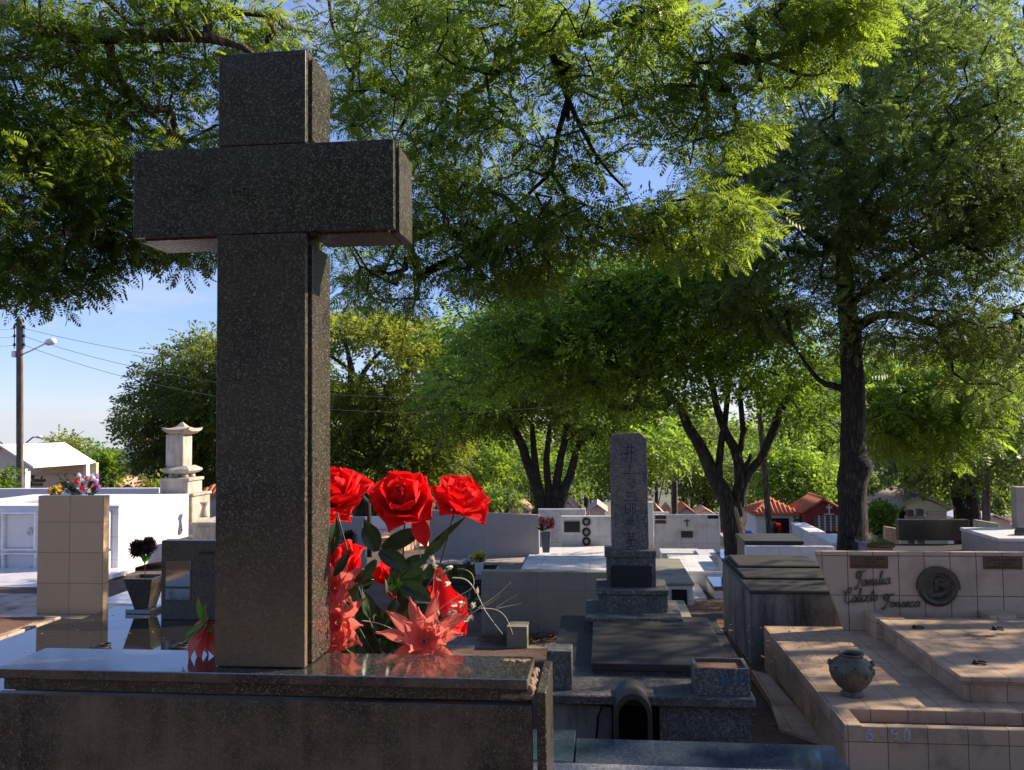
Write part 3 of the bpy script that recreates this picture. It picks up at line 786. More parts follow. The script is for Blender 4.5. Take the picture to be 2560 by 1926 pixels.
M['stele'] = granite('stele_granite', (.055, .052, .048), (.13, .125, .115), (.21, .20, .18), 110, .5, dirt=(.30, .22, .14), dirt_amt=.55, dens=.5, spec=.3)
st = b.build('stele', 'stele', root)
# carved characters, as shallow dark strokes
def stroke(pts, wd=.0055, Y=Ys-.0012):
    """pts in units of the stele: x 0..1 across, y 0..1 down"""
    P = [Vector((x0+(x1-x0)*px, Y, ztp-(ztp-zb)*py)) for px, py in pts]
    for a, e in zip(P, P[1:]):
        d = (e-a).normalized(); s_ = Vector((d.z, 0, -d.x))*wd*.5
        a2 = a-d*wd*.25; e2 = e+d*wd*.2
        b.prism([a2-s_*1.1, e2-s_*.8, e2+s_*.8, a2+s_*1.1], (0, .003, 0))
cxs = .53
def glyph(cy, h, strokes, sc=.34, dx=0):
    global b
    b = B()
    for st_ in strokes:
        stroke([(cxs+dx+(px-.5)*sc, cy+(py-.5)*h) for px, py in st_])
    b.build('carved_character', 'engrave', st)
glyph(.155, .15, [[(.1, .30), (.9, .26)], [(.0, .62), (1, .55)], [(.36, .02), (.34, .6), (.2, .95)], [(.66, .05), (.66, 1.1)]])
glyph(.295, .10, [[(.45, .0), (.45, .85)], [(.47, .35), (.78, .30)], [(.05, .97), (.95, .93)]])
glyph(.42, .085, [[(.3, .1), (.8, .1), (.85, .6), (.55, 1.1)], [(.5, .1), (.3, .7)], [(.7, .3), (.5, .8)]])
glyph(.535, .07, [[(.2, .0), (.8, -.02)], [(.25, .45), (.75, .42)], [(.0, .95), (1, .90)]])
glyph(.645, .12, [[(.1, .1), (.1, .8)], [(.1, .1), (.5, .08), (.48, .45), (.12, .48)], [(.1, .8), (.5, .62)], [(.66, .02), (.66, 1.1)], [(.66, .05), (.95, .12), (.78, .4), (.95, .6), (.7, .68)]])
glyph(.745, .05, [[(.5, -.1), (.5, .15)], [(.2, .3), (.75, .25), (.2, .85), (.9, .9)]])
glyph(.895, .11, [[(.1, .05), (.9, .03)], [(.35, -.08), (.35, .18)], [(.65, -.08), (.65, .18)], [(.28, .22), (.72, .22), (.72, .42), (.28, .42), (.28, .22)], [(.0, .52), (1, .50)], [(.5, .5), (.1, .78)], [(.5, .5), (.95, .75)], [(.5, .6), (.5, .98)], [(.3, .78), (.72, .78)], [(.15, 1.0), (.9, .98)]])

# front boxes
q = thing('stone_planter', 'speckled terrazzo planter box with the blue painted number on its face', 'planter', W(1800, 1745, 4.66))
Yp = 4.66
x0, x1 = X(1738, 1710, Yp), X(1876, 1710, Yp); z0, z1 = zl1+.002, Z(1800, 1672, Yp)
b = B(); tk = .018
b.box(x0, x1, Yp, Yp+tk, z0, z1); b.box(x0, x1, Yp+.20, Yp+.20+tk, z0, z1); b.box(x0, x0+tk, Yp+tk, Yp+.2, z0, z1); b.box(x1-tk, x1, Yp+tk, Yp+.2, z0, z1)
b.build('box', 'terrazzo', q)
B().box(x0+tk, x1-tk, Yp+tk, Yp+.2, z0, z1-.02).build('soil', 'dirt', q)
solo(B().box(X(1367, 1690, 4.7), X(1430, 1690, 4.7), 4.7, 4.86, zl1+.002, Z(1400, 1628, 4.7), .004), 'terrazzo_block', 'terrazzo', 'plain speckled terrazzo block between the tomb head and the stele tomb', 'stone block', W(1400, 1740, 4.7))

def digits(b, text, x, z, h, Y, wd, slant=0, gap=.25):
    """hand painted numerals as flat strokes facing the camera side"""
    S = {'2': [[(0, .8), (.2, 1), (.6, 1), (.8, .75), (.1, .05), (.85, .0)]], '6': [[(.7, .95), (.3, .8), (.05, .35), (.2, .02), (.6, .0), (.8, .25), (.6, .5), (.15, .42)]],
         '-': [[(.1, .45), (.7, .5)]], '9': [[(.75, .75), (.5, 1), (.15, .85), (.1, .6), (.4, .5), (.75, .7), (.7, .3), (.4, 0)]], '1': [[(.25, .75), (.5, 1), (.45, 0)]],
         '0': [[(.4, 1), (.1, .75), (.1, .25), (.4, 0), (.7, .25), (.7, .75), (.4, 1)]]}
    for ch in text:
        for s_ in S[ch]:
            P = [Vector((x+px*h*.62+pz*h*slant, Y, z+pz*h)) for px, pz in s_]
            b.tube([Vector((p.x, p.y, p.z)) for p in P], wd*.5, 6)
        x += h*(.62+gap*.6) if ch != '1' else h*.6
    for v_ in b.bm.verts: v_.co.y = Y + (v_.co.y-Y)*.08
b = B(); digits(b, '26-91', X(1796, 1703, Yp), Z(1800, 1712, Yp), .043, Yp-.0006, .011)
b.build('painted_number', 'bluepaint', q)

# ---------------------------------------------------------------- weathered concrete tomb
root = thing('concrete_tomb', 'weathered grey concrete box tomb with black streaks beside the tiled family tomb', 'tomb', (1.9, 7, 0))
Y0, Y1 = 6.55, 8.0
x0, x1 = X(1876, 1560, Y0), X(2135, 1560, Y0)
zt = Z(1950, 1475, Y0)
B().box(x0, x1, Y0, Y1, -.2, zt-.03, .01).build('body', 'concrete', root)
B().box(x0-.006, x1+.006, Y0-.008, Y1+.01, zt-.03, zt, .008).build('cover', 'darkslab', root)
B().box(x0+.03, x1+.02, Y0+.42, Y1, zt, zt+.022, .008).build('raised_step', 'darkslab', root)
B().box(x0+.05, x1-.01, Y0+.85, Y1-.02, zt+.022, zt+.045, .008).build('raised_step', 'darkslab', root)

# ---------------------------------------------------------------- tiled family tomb
root = thing('family_tomb', 'pinkish beige tiled family tomb with slanted headwall, bronze lettering and round portrait relief', 'tomb', (2.3, 5.2, 0))
Yc = 4.34
zc_, zp = .263, .262
xL = X(2111, 1815, Yc)
xR = xL + 2.6
Yw = 6.30
# kerb
B().box(xL+.02, xR, Yc, Yc+.045, -.2, zc_, .003).build('front_kerb', M['pinktile'], root)
B().box(xL, xL+.085, Yc-.001, Yc+.27, -.2, zc_+.006, .003).build('kerb_post', 'pinktile', root)
B().box(xL+.03, xR, Yc+.046, Yc+.262, -.2, zp-.065).build('planting_bed', 'dirt', root)
B().box(xL+.001, xR, Yc+.262, 6.42, -.2, zp, .003).build('platform', 'pinktile', root)
# headwall
zt_, zb_ = Z(2040, 1379, Yw), Z(2110, 1561, Yw)
xt, xb_ = X(2038, 1379, Yw), X(2111, 1561, Yw)
zb_ = zp+.002
b = B().prism([(xt, Yw, zt_), (xR, Yw, zt_), (xR, Yw, zb_), (xb_, Yw, zb_)], (0, .05, 0), .002)
M['walltilepink'] = tiles('pinkish_headwall_tiles', (.42, .295, .20), (.50, .36, .25), (.10, .06, .04), (.176, .2, .28), .006, (.03, 0, .045), rough=.35, dirt=(.16, .11, .07), dirt_amt=.5, bumpy=.5)
hw = b.build('headwall', 'walltilepink', root)
# raised cover slab
Ys0 = 4.76
zs1 = Z(2402, 1692, Ys0-.03)
sxl = X(2402, 1692, Ys0-.03)
B().box(sxl+.03, xR, Ys0, 6.10, zp+.001, zs1-.036).build('cover_base', 'pinktile', root)
B().box(sxl, xR, Ys0-.03, 6.12, zs1-.035, zs1, .003).build('cover_slab', 'pinktile', root)
for (ua, ub) in ((2172, 2242), (2462, 2528)):
    xa, xb = X(ua, 1540, 6.2), X(ub, 1540, 6.2)
    B().box(xa, xb, 6.12 if ua > 2300 else 6.05, Yw, zp if ua < 2300 else zs1-.03, Z(ua, 1537, 6.15), .003).build('wall_bracket', 'pinktile', root)
# handles on the slab
def ring_handle(u, v, flip=1):
    c = Wz(u, v, zs1+.012)
    b = B(); n = 26
    b.torus((c.x+.018*flip, c.y, c.z-.004), .030, .0045, 'z', 24, 7)
    b.ball((c.x-.012*flip, c.y, c.z), .012, .012, .012, 8, 6)
    b.lathe([(.016, zs1+.0005), (.016, zs1+.004), (.010, zs1+.006)], c.x-.012*flip, c.y, 12)
    b.build('ring_handle', 'iron', root)
ring_handle(2290, 1567); ring_handle(2490, 1570); ring_handle(2443, 1655)
# plaques with rows of raised letters
def plate(u0, v0, u1, v1, Y, lines, seed):
    x0, x1 = X(u0, (v0+v1)/2, Y), X(u1, (v0+v1)/2, Y); z1, z0 = Z((u0+u1)/2, v0, Y), Z((u0+u1)/2, v1, Y)
    pl = B().box(x0, x1, Y-.010, Y+.002, z0, z1, .002).build('bronze_plaque', 'plaque', root)
    b = B()
    for x in (x0+.008, x1-.008):
        for z in (z0+.008, z1-.008): b.ball((x, Y-.011, z), .003, .002, .003, 6, 5)
    b.build('screw', 'bronze', pl)
    b = B(); rg = random.Random(seed)
    for (zf, xa, xb, hh) in lines:
        tx = x0+(x1-x0)*xa; zz = z0+(z1-z0)*zf
        while tx < x0+(x1-x0)*xb:
            h = hh*(z1-z0); k = rg.randint(0, 3); w_ = h*.45
            b.box(tx, tx+.0016, Y-.0118, Y-.0098, zz, zz+h)
            if k != 0: b.box(tx, tx+w_, Y-.0118, Y-.0098, zz+h-.0016, zz+h)
            if k > 1: b.box(tx+w_, tx+w_+.0016, Y-.0118, Y-.0098, zz, zz+h)
            if k == 3: b.box(tx, tx+w_, Y-.0118, Y-.0098, zz, zz+.0016)
            tx += w_+.007 + (.008 if rg.random() < .2 else 0)
    b.build('plaque_lettering', 'iron', pl)
plate(2125, 1389, 2219, 1421, Yw, [(.68, .35, .75, .16), (.68, .80, .95, .16), (.40, .30, .68, .16), (.10, .08, .95, .16)], 1)
plate(2458, 1392, 2555, 1423, Yw, [(.66, .10, .40, .16), (.66, .48, .88, .16), (.38, .28, .72, .16), (.10, .08, .9, .14)], 2)
# round relief: generic bearded head in profile
cxm, czm, rm = X(2343, 1467, Yw), Z(2343, 1467, Yw), .130
b = B(); n = 88
def hgt(x, z):
    r = math.hypot(x, z)
    h = .010
    if r > .80: h = .022 + .006*math.cos((r-.9)*12)
    if .74 < r <= .80: h = .026
    def el(cx_, cz_, a, c_, ang, hh, p=2):
        ca, sa = math.cos(ang), math.sin(ang)
        dx, dz = x-cx_, z-cz_
        q = ((dx*ca+dz*sa)/a)**2 + ((-dx*sa+dz*ca)/c_)**2
        return hh*math.sqrt(max(0, 1-q)) if q < 1 else 0
    g = 0
    g = max(g, el(.02, .22, .24, .34, .1, .026))           # head
    g = max(g, el(-.16, .28, .07, .15, .15, .022))         # brow and nose
    g = max(g, el(-.22, .14, .06, .05, .5, .022))          # nose tip
    g = max(g, el(-.12, -.08, .13, .16, .2, .022)*(1+.15*math.sin(z*70)))   # beard
    g = max(g, el(.10, .38, .30, .20, -.25, .034)*(1+.12*math.sin((x*.8+z)*55)))   # hair
    g = max(g, el(.25, .10, .17, .36, .35, .030)*(1+.14*math.sin((x+z*.3)*60)))    # long hair
    g = max(g, el(.02, -.45, .55, .20, .15, .020))         # shoulders
    g = max(g, el(.32, -.28, .24, .13, .9, .030)*(1+.10*math.sin((x-z)*45)))       # cloth folds
    g = max(g, el(.45, -.10, .10, .10, 0, .026))
    if r > .74: g = 0
    return h+g
vg = {}
for i in range(n+1):
    for j in range(n+1):
        x, z = i/n*2-1, j/n*2-1
        if math.hypot(x, z) <= 1.0: vg[i, j] = b.bm.verts.new((cxm+x*rm, Yw-hgt(x, z), czm+z*rm))
for i in range(n):
    for j in range(n):
        k = [(i, j), (i+1, j), (i+1, j+1), (i, j+1)]
        if all(q_ in vg for q_ in k):
            f = b.bm.faces.new([vg[q_] for q_ in k]); f.smooth = True
md = b.build('portrait_medallion', 'bronze', root)
b = B(); b.torus((cxm, Yw-.012, czm), rm*.985, .010, 'y', 48, 8); b.build('medallion_rim', 'bronze', md)
b = B()   # lettered arc band over the head
rows = []
for i in range(33):
    a = R(-8)+R(196)*i/32
    rows.append([b.bm.verts.new((cxm+rr*math.cos(a), yy, czm+rr*math.sin(a))) for rr, yy in ((rm*.84, Yw-.02), (rm*.84, Yw-.034), (rm*1.12, Yw-.034), (rm*1.12, Yw-.005))])
for r0, r1 in zip(rows, rows[1:]):
    for k in range(3): b.bm.faces.new((r0[k], r0[k+1], r1[k+1], r1[k]))
for rr in (rows[0], rows[-1]): b.bm.faces.new(rr)
bd = b.build('arc_band', 'bronze', md)
b = B(); rg = random.Random(4)
for i in range(26):
    a = R(4)+R(172)*i/25
    c = Vector((cxm+rm*.98*math.cos(a), Yw-.035, czm+rm*.98*math.sin(a)))
    t_ = Vector((-math.sin(a), 0, math.cos(a))); rd = Vector((math.cos(a), 0, math.sin(a)))
    k = rg.randint(0, 2)
    b.prism([c-rd*.010-t_*.0012, c+rd*.010-t_*.0012, c+rd*.010+t_*.0012, c-rd*.010+t_*.0012], (0, .003, 0))
    if k: b.prism([c+rd*.008-t_*.005, c+rd*.010-t_*.005, c+rd*.010+t_*.005, c+rd*.008+t_*.005], (0, .003, 0))
b.build('band_lettering', 'plaque', bd)
# script lettering
GL = {  # strokes in units: x right, y up, x-height 1
 'F': (1.5, [[(.35, 1.5), (.2, 1.9), (.5, 2.3), (.9, 2.1), (.8, 1.6), (.45, 1.35), (.1, 1.6), (.1, 2.2), (.55, 2.55), (1.1, 2.35), (1.9, 2.6)], [(1.15, 2.35), (1.0, 1.2), (.75, .1), (.45, -.5), (.1, -.3), (.5, 0)], [(.7, 1.05), (1.4, 1.1)]]),
 'C': (1.7, [[(-.5, 2.1), (-.25, 1.75), (.1, 1.8), (.2, 2.0)], [(.75, 1.55), (1.15, 1.75), (1.25, 2.2), (.95, 2.5), (.5, 2.25), (.2, 1.6), (.1, .9), (.25, .25), (.65, -.05), (1.15, .05), (1.6, .4)]]),
 'a': (1.15, [[(.95, .85), (.5, 1.0), (.1, .6), (.15, .1), (.5, 0), (.85, .4), (.98, .95), (.85, .3), (.95, .02), (1.2, .2)]]),
 'm': (1.6, [[(0, .3), (.15, .9), (.2, .6), (.12, 0), (.3, .65), (.55, .95), (.68, .7), (.6, 0), (.78, .65), (1.05, .95), (1.2, .7), (1.15, .1), (1.35, 0), (1.6, .3)]]),
 'n': (1.1, [[(0, .3), (.15, .9), (.2, .6), (.12, 0), (.3, .65), (.55, .95), (.7, .7), (.65, .1), (.85, 0), (1.1, .3)]]),
 'i': (.75, [[(0, .3), (.3, 1.0), (.25, .1), (.42, 0), (.75, .3)]]),
 'l': (.7, [[(0, .25), (.45, 1.3), (.6, 2.1), (.42, 2.3), (.28, 1.8), (.22, .2), (.4, 0), (.7, .3)]]),
 'x': (1.25, [[(.05, .95), (.3, 1.0), (.75, .0), (1.15, .05)], [(1.05, 1.05), (.05, -.05)]]),
 't': (.75, [[(0, .25), (.4, 1.0), (.5, 1.8), (.38, 1.0), (.28, .15), (.45, 0), (.75, .3)], [(.05, 1.3), (.85, 1.45)]]),
 'o': (1.0, [[(.6, .95), (.2, .85), (.05, .35), (.35, 0), (.75, .2), (.85, .7), (.55, .95), (.6, .75), (1.0, .85)]]),
 's': (.8, [[(0, .25), (.45, 1.0), (.5, .75), (.7, .3), (.45, 0), (.15, .1)], [(.6, .1), (.8, .25)]]),
 'e': (.85, [[(0, .3), (.5, .6), (.6, .9), (.35, 1.0), (.15, .6), (.2, .1), (.5, 0), (.85, .3)]]),
 'c': (.85, [[(.65, .8), (.45, 1.0), (.15, .7), (.15, .2), (.45, 0), (.85, .3)]]),
 'í': (.6, [[(0, .3), (.25, .9), (.2, .1), (.35, 0), (.6, .3)], [(.3, 1.3), (.55, 1.65)]])}
def smooth(P, k=5):
    out = []
    for i in range(len(P)-1):
        p0, p1, p2, p3 = P[max(i-1, 0)], P[i], P[i+1], P[min(i+2, len(P)-1)]
        for j in range(k):
            t_ = j/k
            out.append(.5*((2*p1)+(p2-p0)*t_+(2*p0-5*p1+4*p2-p3)*t_*t_+(3*p1-p0-3*p2+p3)*t_**3))
    return out+[P[-1]]
def script(text, u0, v0, u1, v1, Y, xh, name, parent, mat, rad=.0042):
    """slanted script from pixel (u0,v0) to (u1,v1) baseline"""
    a, e = W(u0, v0, Y), W(u1, v1, Y)
    tot = sum(GL[c][0] if c != ' ' else .6 for c in text)
    s_ = (e-a).length/tot; d = (e-a).normalized(); up = Vector((0, 0, 1))
    b = B(); x = 0
    for c in text:
        if c == ' ': x += .6; continue
        for st_ in GL[c][1]:
            P = smooth([a + d*s_*(x+px+.22*py) + up*xh*py for px, py in st_])
            P = [Vector((p.x, Y, p.z)) for p in P]
            b.tube(P, [rad*(1.15 if (i % 7) > 2 else .9) for i in range(len(P))], 6)
        x += GL[c][0]
    return b.build(name, mat, parent)
k_ = Yw-.012
script('Familia', 2136, 1467, 2226, 1460, k_, .042, 'bronze_lettering', root, 'bronze', .0038)
script('Calixto', 2110, 1508, 2194, 1502, k_, .042, 'bronze_lettering', root, 'bronze', .0038)
script('Fonseca', 2204, 1518, 2300, 1517, k_, .036, 'bronze_lettering', root, 'bronze', .0038)
b = B(); digits(b, '26-90', X(2134, 1840, Yc), Z(2160, 1852, Yc), .062, Yc-.0006, .012, 0, .55)
b.build('painted_number', 'whitepaint', root)
# urn
Yu = Wz(2130, 1738, zp).y
cu = Wz(2130, 1738, zp)
s_ = Yu/2090*.88
prof = [(29, 0), (30, 3), (28, 8), (21, 11), (24, 15), (38, 26), (50, 42), (56, 60), (57, 72), (53, 84), (43, 94), (34, 98), (31, 100), (31, 105), (34, 109), (34, 112), (30, 112), (27, 107), (28, 98), (38, 85), (28, 30), (5, 20)]
root = thing('bronze_urn', 'round aged bronze urn with raised rose ornament on the tiled platform', 'urn', cu)
ub = B().lathe([(r_*s_, cu.z+h*s_) for r_, h in prof], cu.x, cu.y, 40).build('vessel', 'bronzegreen', root)
for (a, h, rr) in ((-95, 78, 9), (-62, 62, 7), (-125, 60, 8), (-40, 80, 7), (-78, 50, 6), (-150, 75, 7), (-20, 66, 7), (-108, 45, 5)):
    an = R(a); pr = np.interp(h, [p_[1] for p_ in prof[:11]], [p_[0] for p_ in prof[:11]])
    c = Vector((cu.x+pr*s_*math.cos(an), cu.y+pr*s_*math.sin(an), cu.z+h*s_))
    b = B()
    b.ball(c, rr*s_*.55, rr*s_*.55, rr*s_*.6, 8, 6)
    for k in range(5):
        g = k*2*math.pi/5; tn = Vector((-math.sin(an), math.cos(an), 0))
        b.ball(c+tn*math.cos(g)*rr*s_+Vector((0, 0, math.sin(g)*rr*s_)), rr*s_*.42, rr*s_*.42, rr*s_*.42, 7, 5)
    b.build('rose_ornament', 'bronzegreen', ub)
for sg in (-1, 1):
    b = B(); b.ball((cu.x+sg*54*s_, cu.y-.01*sg, cu.z+86*s_), 7*s_, 7*s_, 9*s_, 9, 7); b.build('knob', 'bronzegreen', root)
# twig on slab
b = B(); rg = random.Random(8); c = Wz(2455, 1592, zs1+.004)
for k in range(16):
    a = rg.uniform(-.5, .5)+ (math.pi if rg.random() < .5 else 0)
    p0 = c+Vector((rg.uniform(-.03, .03), rg.uniform(-.03, .03), rg.uniform(0, .006)))
    b.tube([p0, p0+Vector((math.cos(a)*.05, math.sin(a)*.05, .006)), p0+Vector((math.cos(a)*.09, math.sin(a+.3)*.09, .001))], [.002, .0015, .0006], 5)
solo(b, 'fallen_twig', 'drybrush', 'small dry twig lying on the raised tiled slab', 'twig', c)
# tiled path between the two tombs
b = B()
pts = [Wz(u, v, .02) for u, v in ((1878, 1674), (1920, 1686), (1985, 1760), (2065, 1860), (2010, 1842), (1948, 1822), (1925, 1752))]
b.prism([(p_.x, p_.y, .02) for p_ in pts], (0, 0, -.1))
tag(b.build('tiled_path', 'pinktile', None, (1.6, 5, 0)), kind='structure')
# ---------------------------------------------------------------- left: black polished tomb and what stands on it
zb = .60
root = thing('black_polished_tomb', 'mirror-polished black granite tomb reflecting the sky, left behind the cross', 'tomb', (-2.6, 4.5, 0))
ya = Wz(175, 1547, zb).y; yb = Wz(330, 1516, zb).y
xa = Wz(75, 1575, zb).x; xm = Wz(206, 1547, zb).x
xe = Wz(560, 1540, zb).x + .2
b = B()
b.prism([(xa, 2.9, zb), (xe, 2.9, zb), (xe, yb, zb), (xm, yb, zb), (xm, ya, zb), (xa, ya, zb)], (0, 0, -.035), .0015)
b.build('cover_slab', M['black'], root)
b = B(); b.prism([(xa+.03, 2.95, zb-.036), (xe-.03, 2.95, zb-.036), (xe-.03, yb-.03, zb-.036), (xm+.03, yb-.03, zb-.036), (xm+.03, ya-.03, zb-.036), (xa+.03, ya-.03, zb-.036)], (0, 0, -.8))
b.build('body', 'black', root)
for (u, v) in ((252, 1619), (450, 1618)):
    c = Wz(u, v, zb)
    b = B().lathe([(.050, zb-.001), (.052, zb+.006), (.044, zb+.010), (.034, zb+.006), (.030, zb+.003)], c.x, c.y, 28)
    for q in b.bm.verts: q.co.y = c.y+(q.co.y-c.y)*.9
    b.torus((c.x+.02, c.y+.01, zb+.014), .026, .005, 'z', 20, 6)
    b.build('ring_handle', 'iron', root)
# beige tiled headstone
Yh = 5.22
x0, x1 = X(93, 1400, Yh), X(258, 1400, Yh)
zt, z0 = Z(180, 1240, Yh), Z(175, 1536, Yh)
root = thing('beige_tiled_headstone', 'tall narrow beige marble-tiled headstone left of the black tomb', 'headstone', ((x0+x1)/2, Yh, z0))
M['beigetile2'] = tiles('beige_marble_headstone_tiles', (.48, .315, .175), (.54, .36, .205), (.15, .10, .06), ((x1-x0)/2+.0005, .4, (zt-z0)/3.86), .0035, ((x1-x0)/2*.02, 0.1, -.0), rough=.3, dirt=(.50, .40, .28), dirt_amt=.5)
B().box(x0, x1, Yh, Yh+.065, z0, zt, .002).build('slab', 'beigetile2', root)
B().box(x0-.10, xm-.005, Yh-.075 if False else ya+.005, Yh+.35, -.3, z0-.001, .002).build('base', 'beigetile', root)
# dark headstone behind the shaft
Yd = 4.9
x0, x1 = X(403, 1450, Yd), X(402, 1450, Yd)+.62
root = thing('black_headstone', 'low black granite headstone partly hidden behind the cross shaft', 'headstone', ((x0+x1)/2, Yd, zb))
z1 = Z(460, 1352, Yd)
B().box(x0, x1, Yd, Yd+.08, zb+.001, z1, .002).build('slab', 'cross', root)
B().box(x0+.03, x0+.19, Yd-.006, Yd-.001, zb+.20, z1-.12, .002).build('inset_plate', 'black', root)
B().box(x0+.03, x0+.19, Yd-.006, Yd-.001, zb+.12, zb+.19, .002).build('inset_plate', 'black', root)
b = B()
for i in range(9): b.box(X(500, 1383, Yd)+i*.012, X(500, 1383, Yd)+i*.012+.006, Yd-.003, Yd+.001, Z(500, 1386, Yd), Z(500, 1379, Yd))
b.build('raised_letters', 'iron', root)
# square flared black pot with dark flowers
Yk = 5.12
c = W(363, 1535, Yk); zz = zb
root = thing('flared_granite_pot', 'square flared black granite pot on the polished black tomb', 'flower pot', (c.x, Yk, zz))
hp = Z(363, 1441, Yk)-zz-.03; rt = .082; rb_ = .048
b = B().box(c.x-.085, c.x+.085, Yk-.085, Yk+.085, zz+.0008, zz+.028, .003); b.build('foot', 'black', root)
b = B(); z0 = zz+.0285; z1 = z0+hp
o_ = [(-1, -1), (1, -1), (1, 1), (-1, 1)]
lo = [b.bm.verts.new((c.x+a*rb_, Yk+d*rb_, z0)) for a, d in o_]; hi = [b.bm.verts.new((c.x+a*(rt+.012), Yk+d*(rt+.012), z1)) for a, d in o_]
hi2 = [b.bm.verts.new((c.x+a*(rt-.004), Yk+d*(rt-.004), z1)) for a, d in o_]; ins = [b.bm.verts.new((c.x+a*(rt-.008), Yk+d*(rt-.008), z1-.02)) for a, d in o_]
b.bm.faces.new(list(reversed(lo))); b.bm.faces.new(ins)
for k in range(4):
    j = (k+1) % 4
    b.bm.faces.new((lo[k], lo[j], hi[j], hi[k])); b.bm.faces.new((hi[k], hi[j], hi2[j], hi2[k])); b.bm.faces.new((hi2[k], hi2[j], ins[j], ins[k]))
b.build('vessel', 'cross', root)
def pompom(c, r, mat, name, parent, seed, n=150, ln=.5, wd=.34):
    rg = random.Random(seed); b = B(); c = Vector(c)
    for i in range(n):
        z = 1-2*(i+.5)/n; a = i*2.39996
        d = Vector((math.sqrt(1-z*z)*math.cos(a), math.sqrt(1-z*z)*math.sin(a), z*.9+.1)).normalized()
        petal(b, c+d*r*.35, d, Vector((0, 0, 1)) + d*.1 + Vector((rg.uniform(-.3, .3), rg.uniform(-.3, .3), 0)), r*.68*rg.uniform(.85, 1.1), r*wd, .15, -.25, .3, 3, 1)
    b.ball(c, r*.62, r*.62, r*.6, 10, 8)
    return b.build(name, M[mat], parent)
root = thing('chrysanthemum_stem', 'two dark wine-coloured artificial chrysanthemums with green leaves in the flared black pot', 'artificial flower', (c.x, Yk, z1))
pompom(W(343, 1374, Yk), .066, 'darkpetal', 'bloom', root, 1); pompom(W(371, 1367, Yk-.01), .064, 'darkpetal', 'bloom', root, 2)
b = B(); b.tube([(c.x, Yk, z1-.03), W(362, 1410, Yk), W(357, 1398, Yk), W(345, 1380, Yk)], .003, 6); b.tube([W(362, 1410, Yk), W(366, 1395, Yk), W(371, 1375, Yk)], .0028, 6); b.build('stem', 'stem', root)
for (u, v, du) in ((362, 1400, -8), (363, 1404, 12), (360, 1405, 1)):
    b = B(); a = W(u, v, Yk-.01); e = W(u+du, v-17, Yk-.02); leaf(b, a, e-a, (0.4, -1, .4), (e-a).length*1.2, .035); b.build('leaf', M['leafbright'], root)
# stained tile kerbs left
def slabthing(name, label, cat, x0, x1, y0, y1, z0, z1, mat, bev=.005, parts=None, group=None, cover=None):
    r = thing(name, label, cat, ((x0+x1)/2, (y0+y1)/2, z0), group)
    if cover:
        th, ov, mc = cover
        B().box(x0, x1, y0, y1, z0, z1-th, bev).build('body', mat, r)
        B().box(x0-ov, x1+ov, y0-ov, y1+ov, z1-th+.0005, z1, bev).build('cover_slab', mc, r)
    else:
        B().box(x0, x1, y0, y1, z0, z1, bev).build('body', mat, r)
        B().box(x0+.06, x1-.06, y0+.06, y1-.06, z1, z1+.006, .001).build('infill', 'dirt', r)
    return r
zk = .50
xk = Wz(150, 1566, zk).x
slabthing('tiled_grave_kerb', 'stained pinkish tiled kerb of a low grave at the left edge, next to the black tomb', 'grave kerb', -4.4, xa-.04, 3.2, Wz(146, 1549, zk+.08).y, -.4, Z(0, 1600, 4.6)+.03 if False else .60, 'curbtile')
zk2 = .40
xk2 = Wz(80, 1545, zk2).x; yk2 = Wz(80, 1534, zk2).y
slabthing('tiled_grave_kerb', 'sunlit stained tile grave left of the beige headstone, farther back than its neighbour', 'grave kerb', -6.5, xk2, 5.6, 6.6, -.4, zk2, 'curbtile', cover=(.035, .01, 'curbtile'))
# white drawer tomb
Yt = 12.0
x0 = X(-150, 1350, Yt); x1 = X(296, 1360, Yt); zt = Z(296, 1269, Yt); z0 = -.38
root = thing('white_drawer_tomb', 'large white tiled wall tomb with framed drawers and ring handles, side in sun', 'tomb', ((x0+x1)/2, Yt, z0))
dep = 2.15
B().box(x0, x1, Yt, Yt+dep, z0, zt, .006).build('body', 'whitetile', root)
B().box(x0-.01, x1+.01, Yt-.012, Yt+dep, zt+.0005, zt+.03, .004).build('top_slab', 'plaster', root)
def drawer(u0, v0, u1, v1, ring=True):
    a, c_ = X(u0, (v0+v1)/2, Yt), X(u1, (v0+v1)/2, Yt); zh, zl = Z(u0, v0, Yt), Z(u0, v1, Yt)
    fr = .035
    d = B().box(a, c_, Yt-.012, Yt-.001, zl, zh, .004)
    for (p, q, r_, s_) in ((a-fr, a, zl-fr, zh+fr), (c_, c_+fr, zl-fr, zh+fr), (a, c_, zh, zh+fr), (a, c_, zl-fr, zl)): pass
    d = d.build('drawer_front', 'plaster', root)
    b = B()
    for (p, q, r_, s_) in ((a-fr-.012, a-.012, zl-fr, zh+fr), (c_+.012, c_+fr+.012, zl-fr, zh+fr), (a-.012, c_+.012, zh+.012, zh+fr), (a-.012, c_+.012, zl-fr, zl-.012)): b.box(p, q, Yt-.075, Yt-.0005, r_, s_, .003)
    b.build('drawer_frame', 'whitetile', root)
    if ring:
        uu = u0+(u1-u0)*(.78 if u1 < 200 else .5)
        vv = (v0+v1)/2
        c = W(uu, vv+3, Yt-.05); b = B(); b.torus((c.x, Yt-.045, c.z), .042, .009, 'y', 26, 8); b.ball((c.x, Yt-.038, c.z+.055), .014, .014, .018, 10, 8); b.build('ring_handle', 'chrome', root)
drawer(18, 1287, 90, 1369); drawer(18, 1387, 90, 1462); 
drawer(230, 1283, 272, 1364, False); drawer(230, 1383, 272, 1445, False)
drawer(-80, 1293, -8, 1376); drawer(-80, 1394, -8, 1470)
b = B().box(X(263, 1400, Yt), X(270, 1400, Yt), Yt-.06, Yt-.03, Z(266, 1407, Yt), Z(266, 1391, Yt)); b.build('small_plaque', 'hole', root)
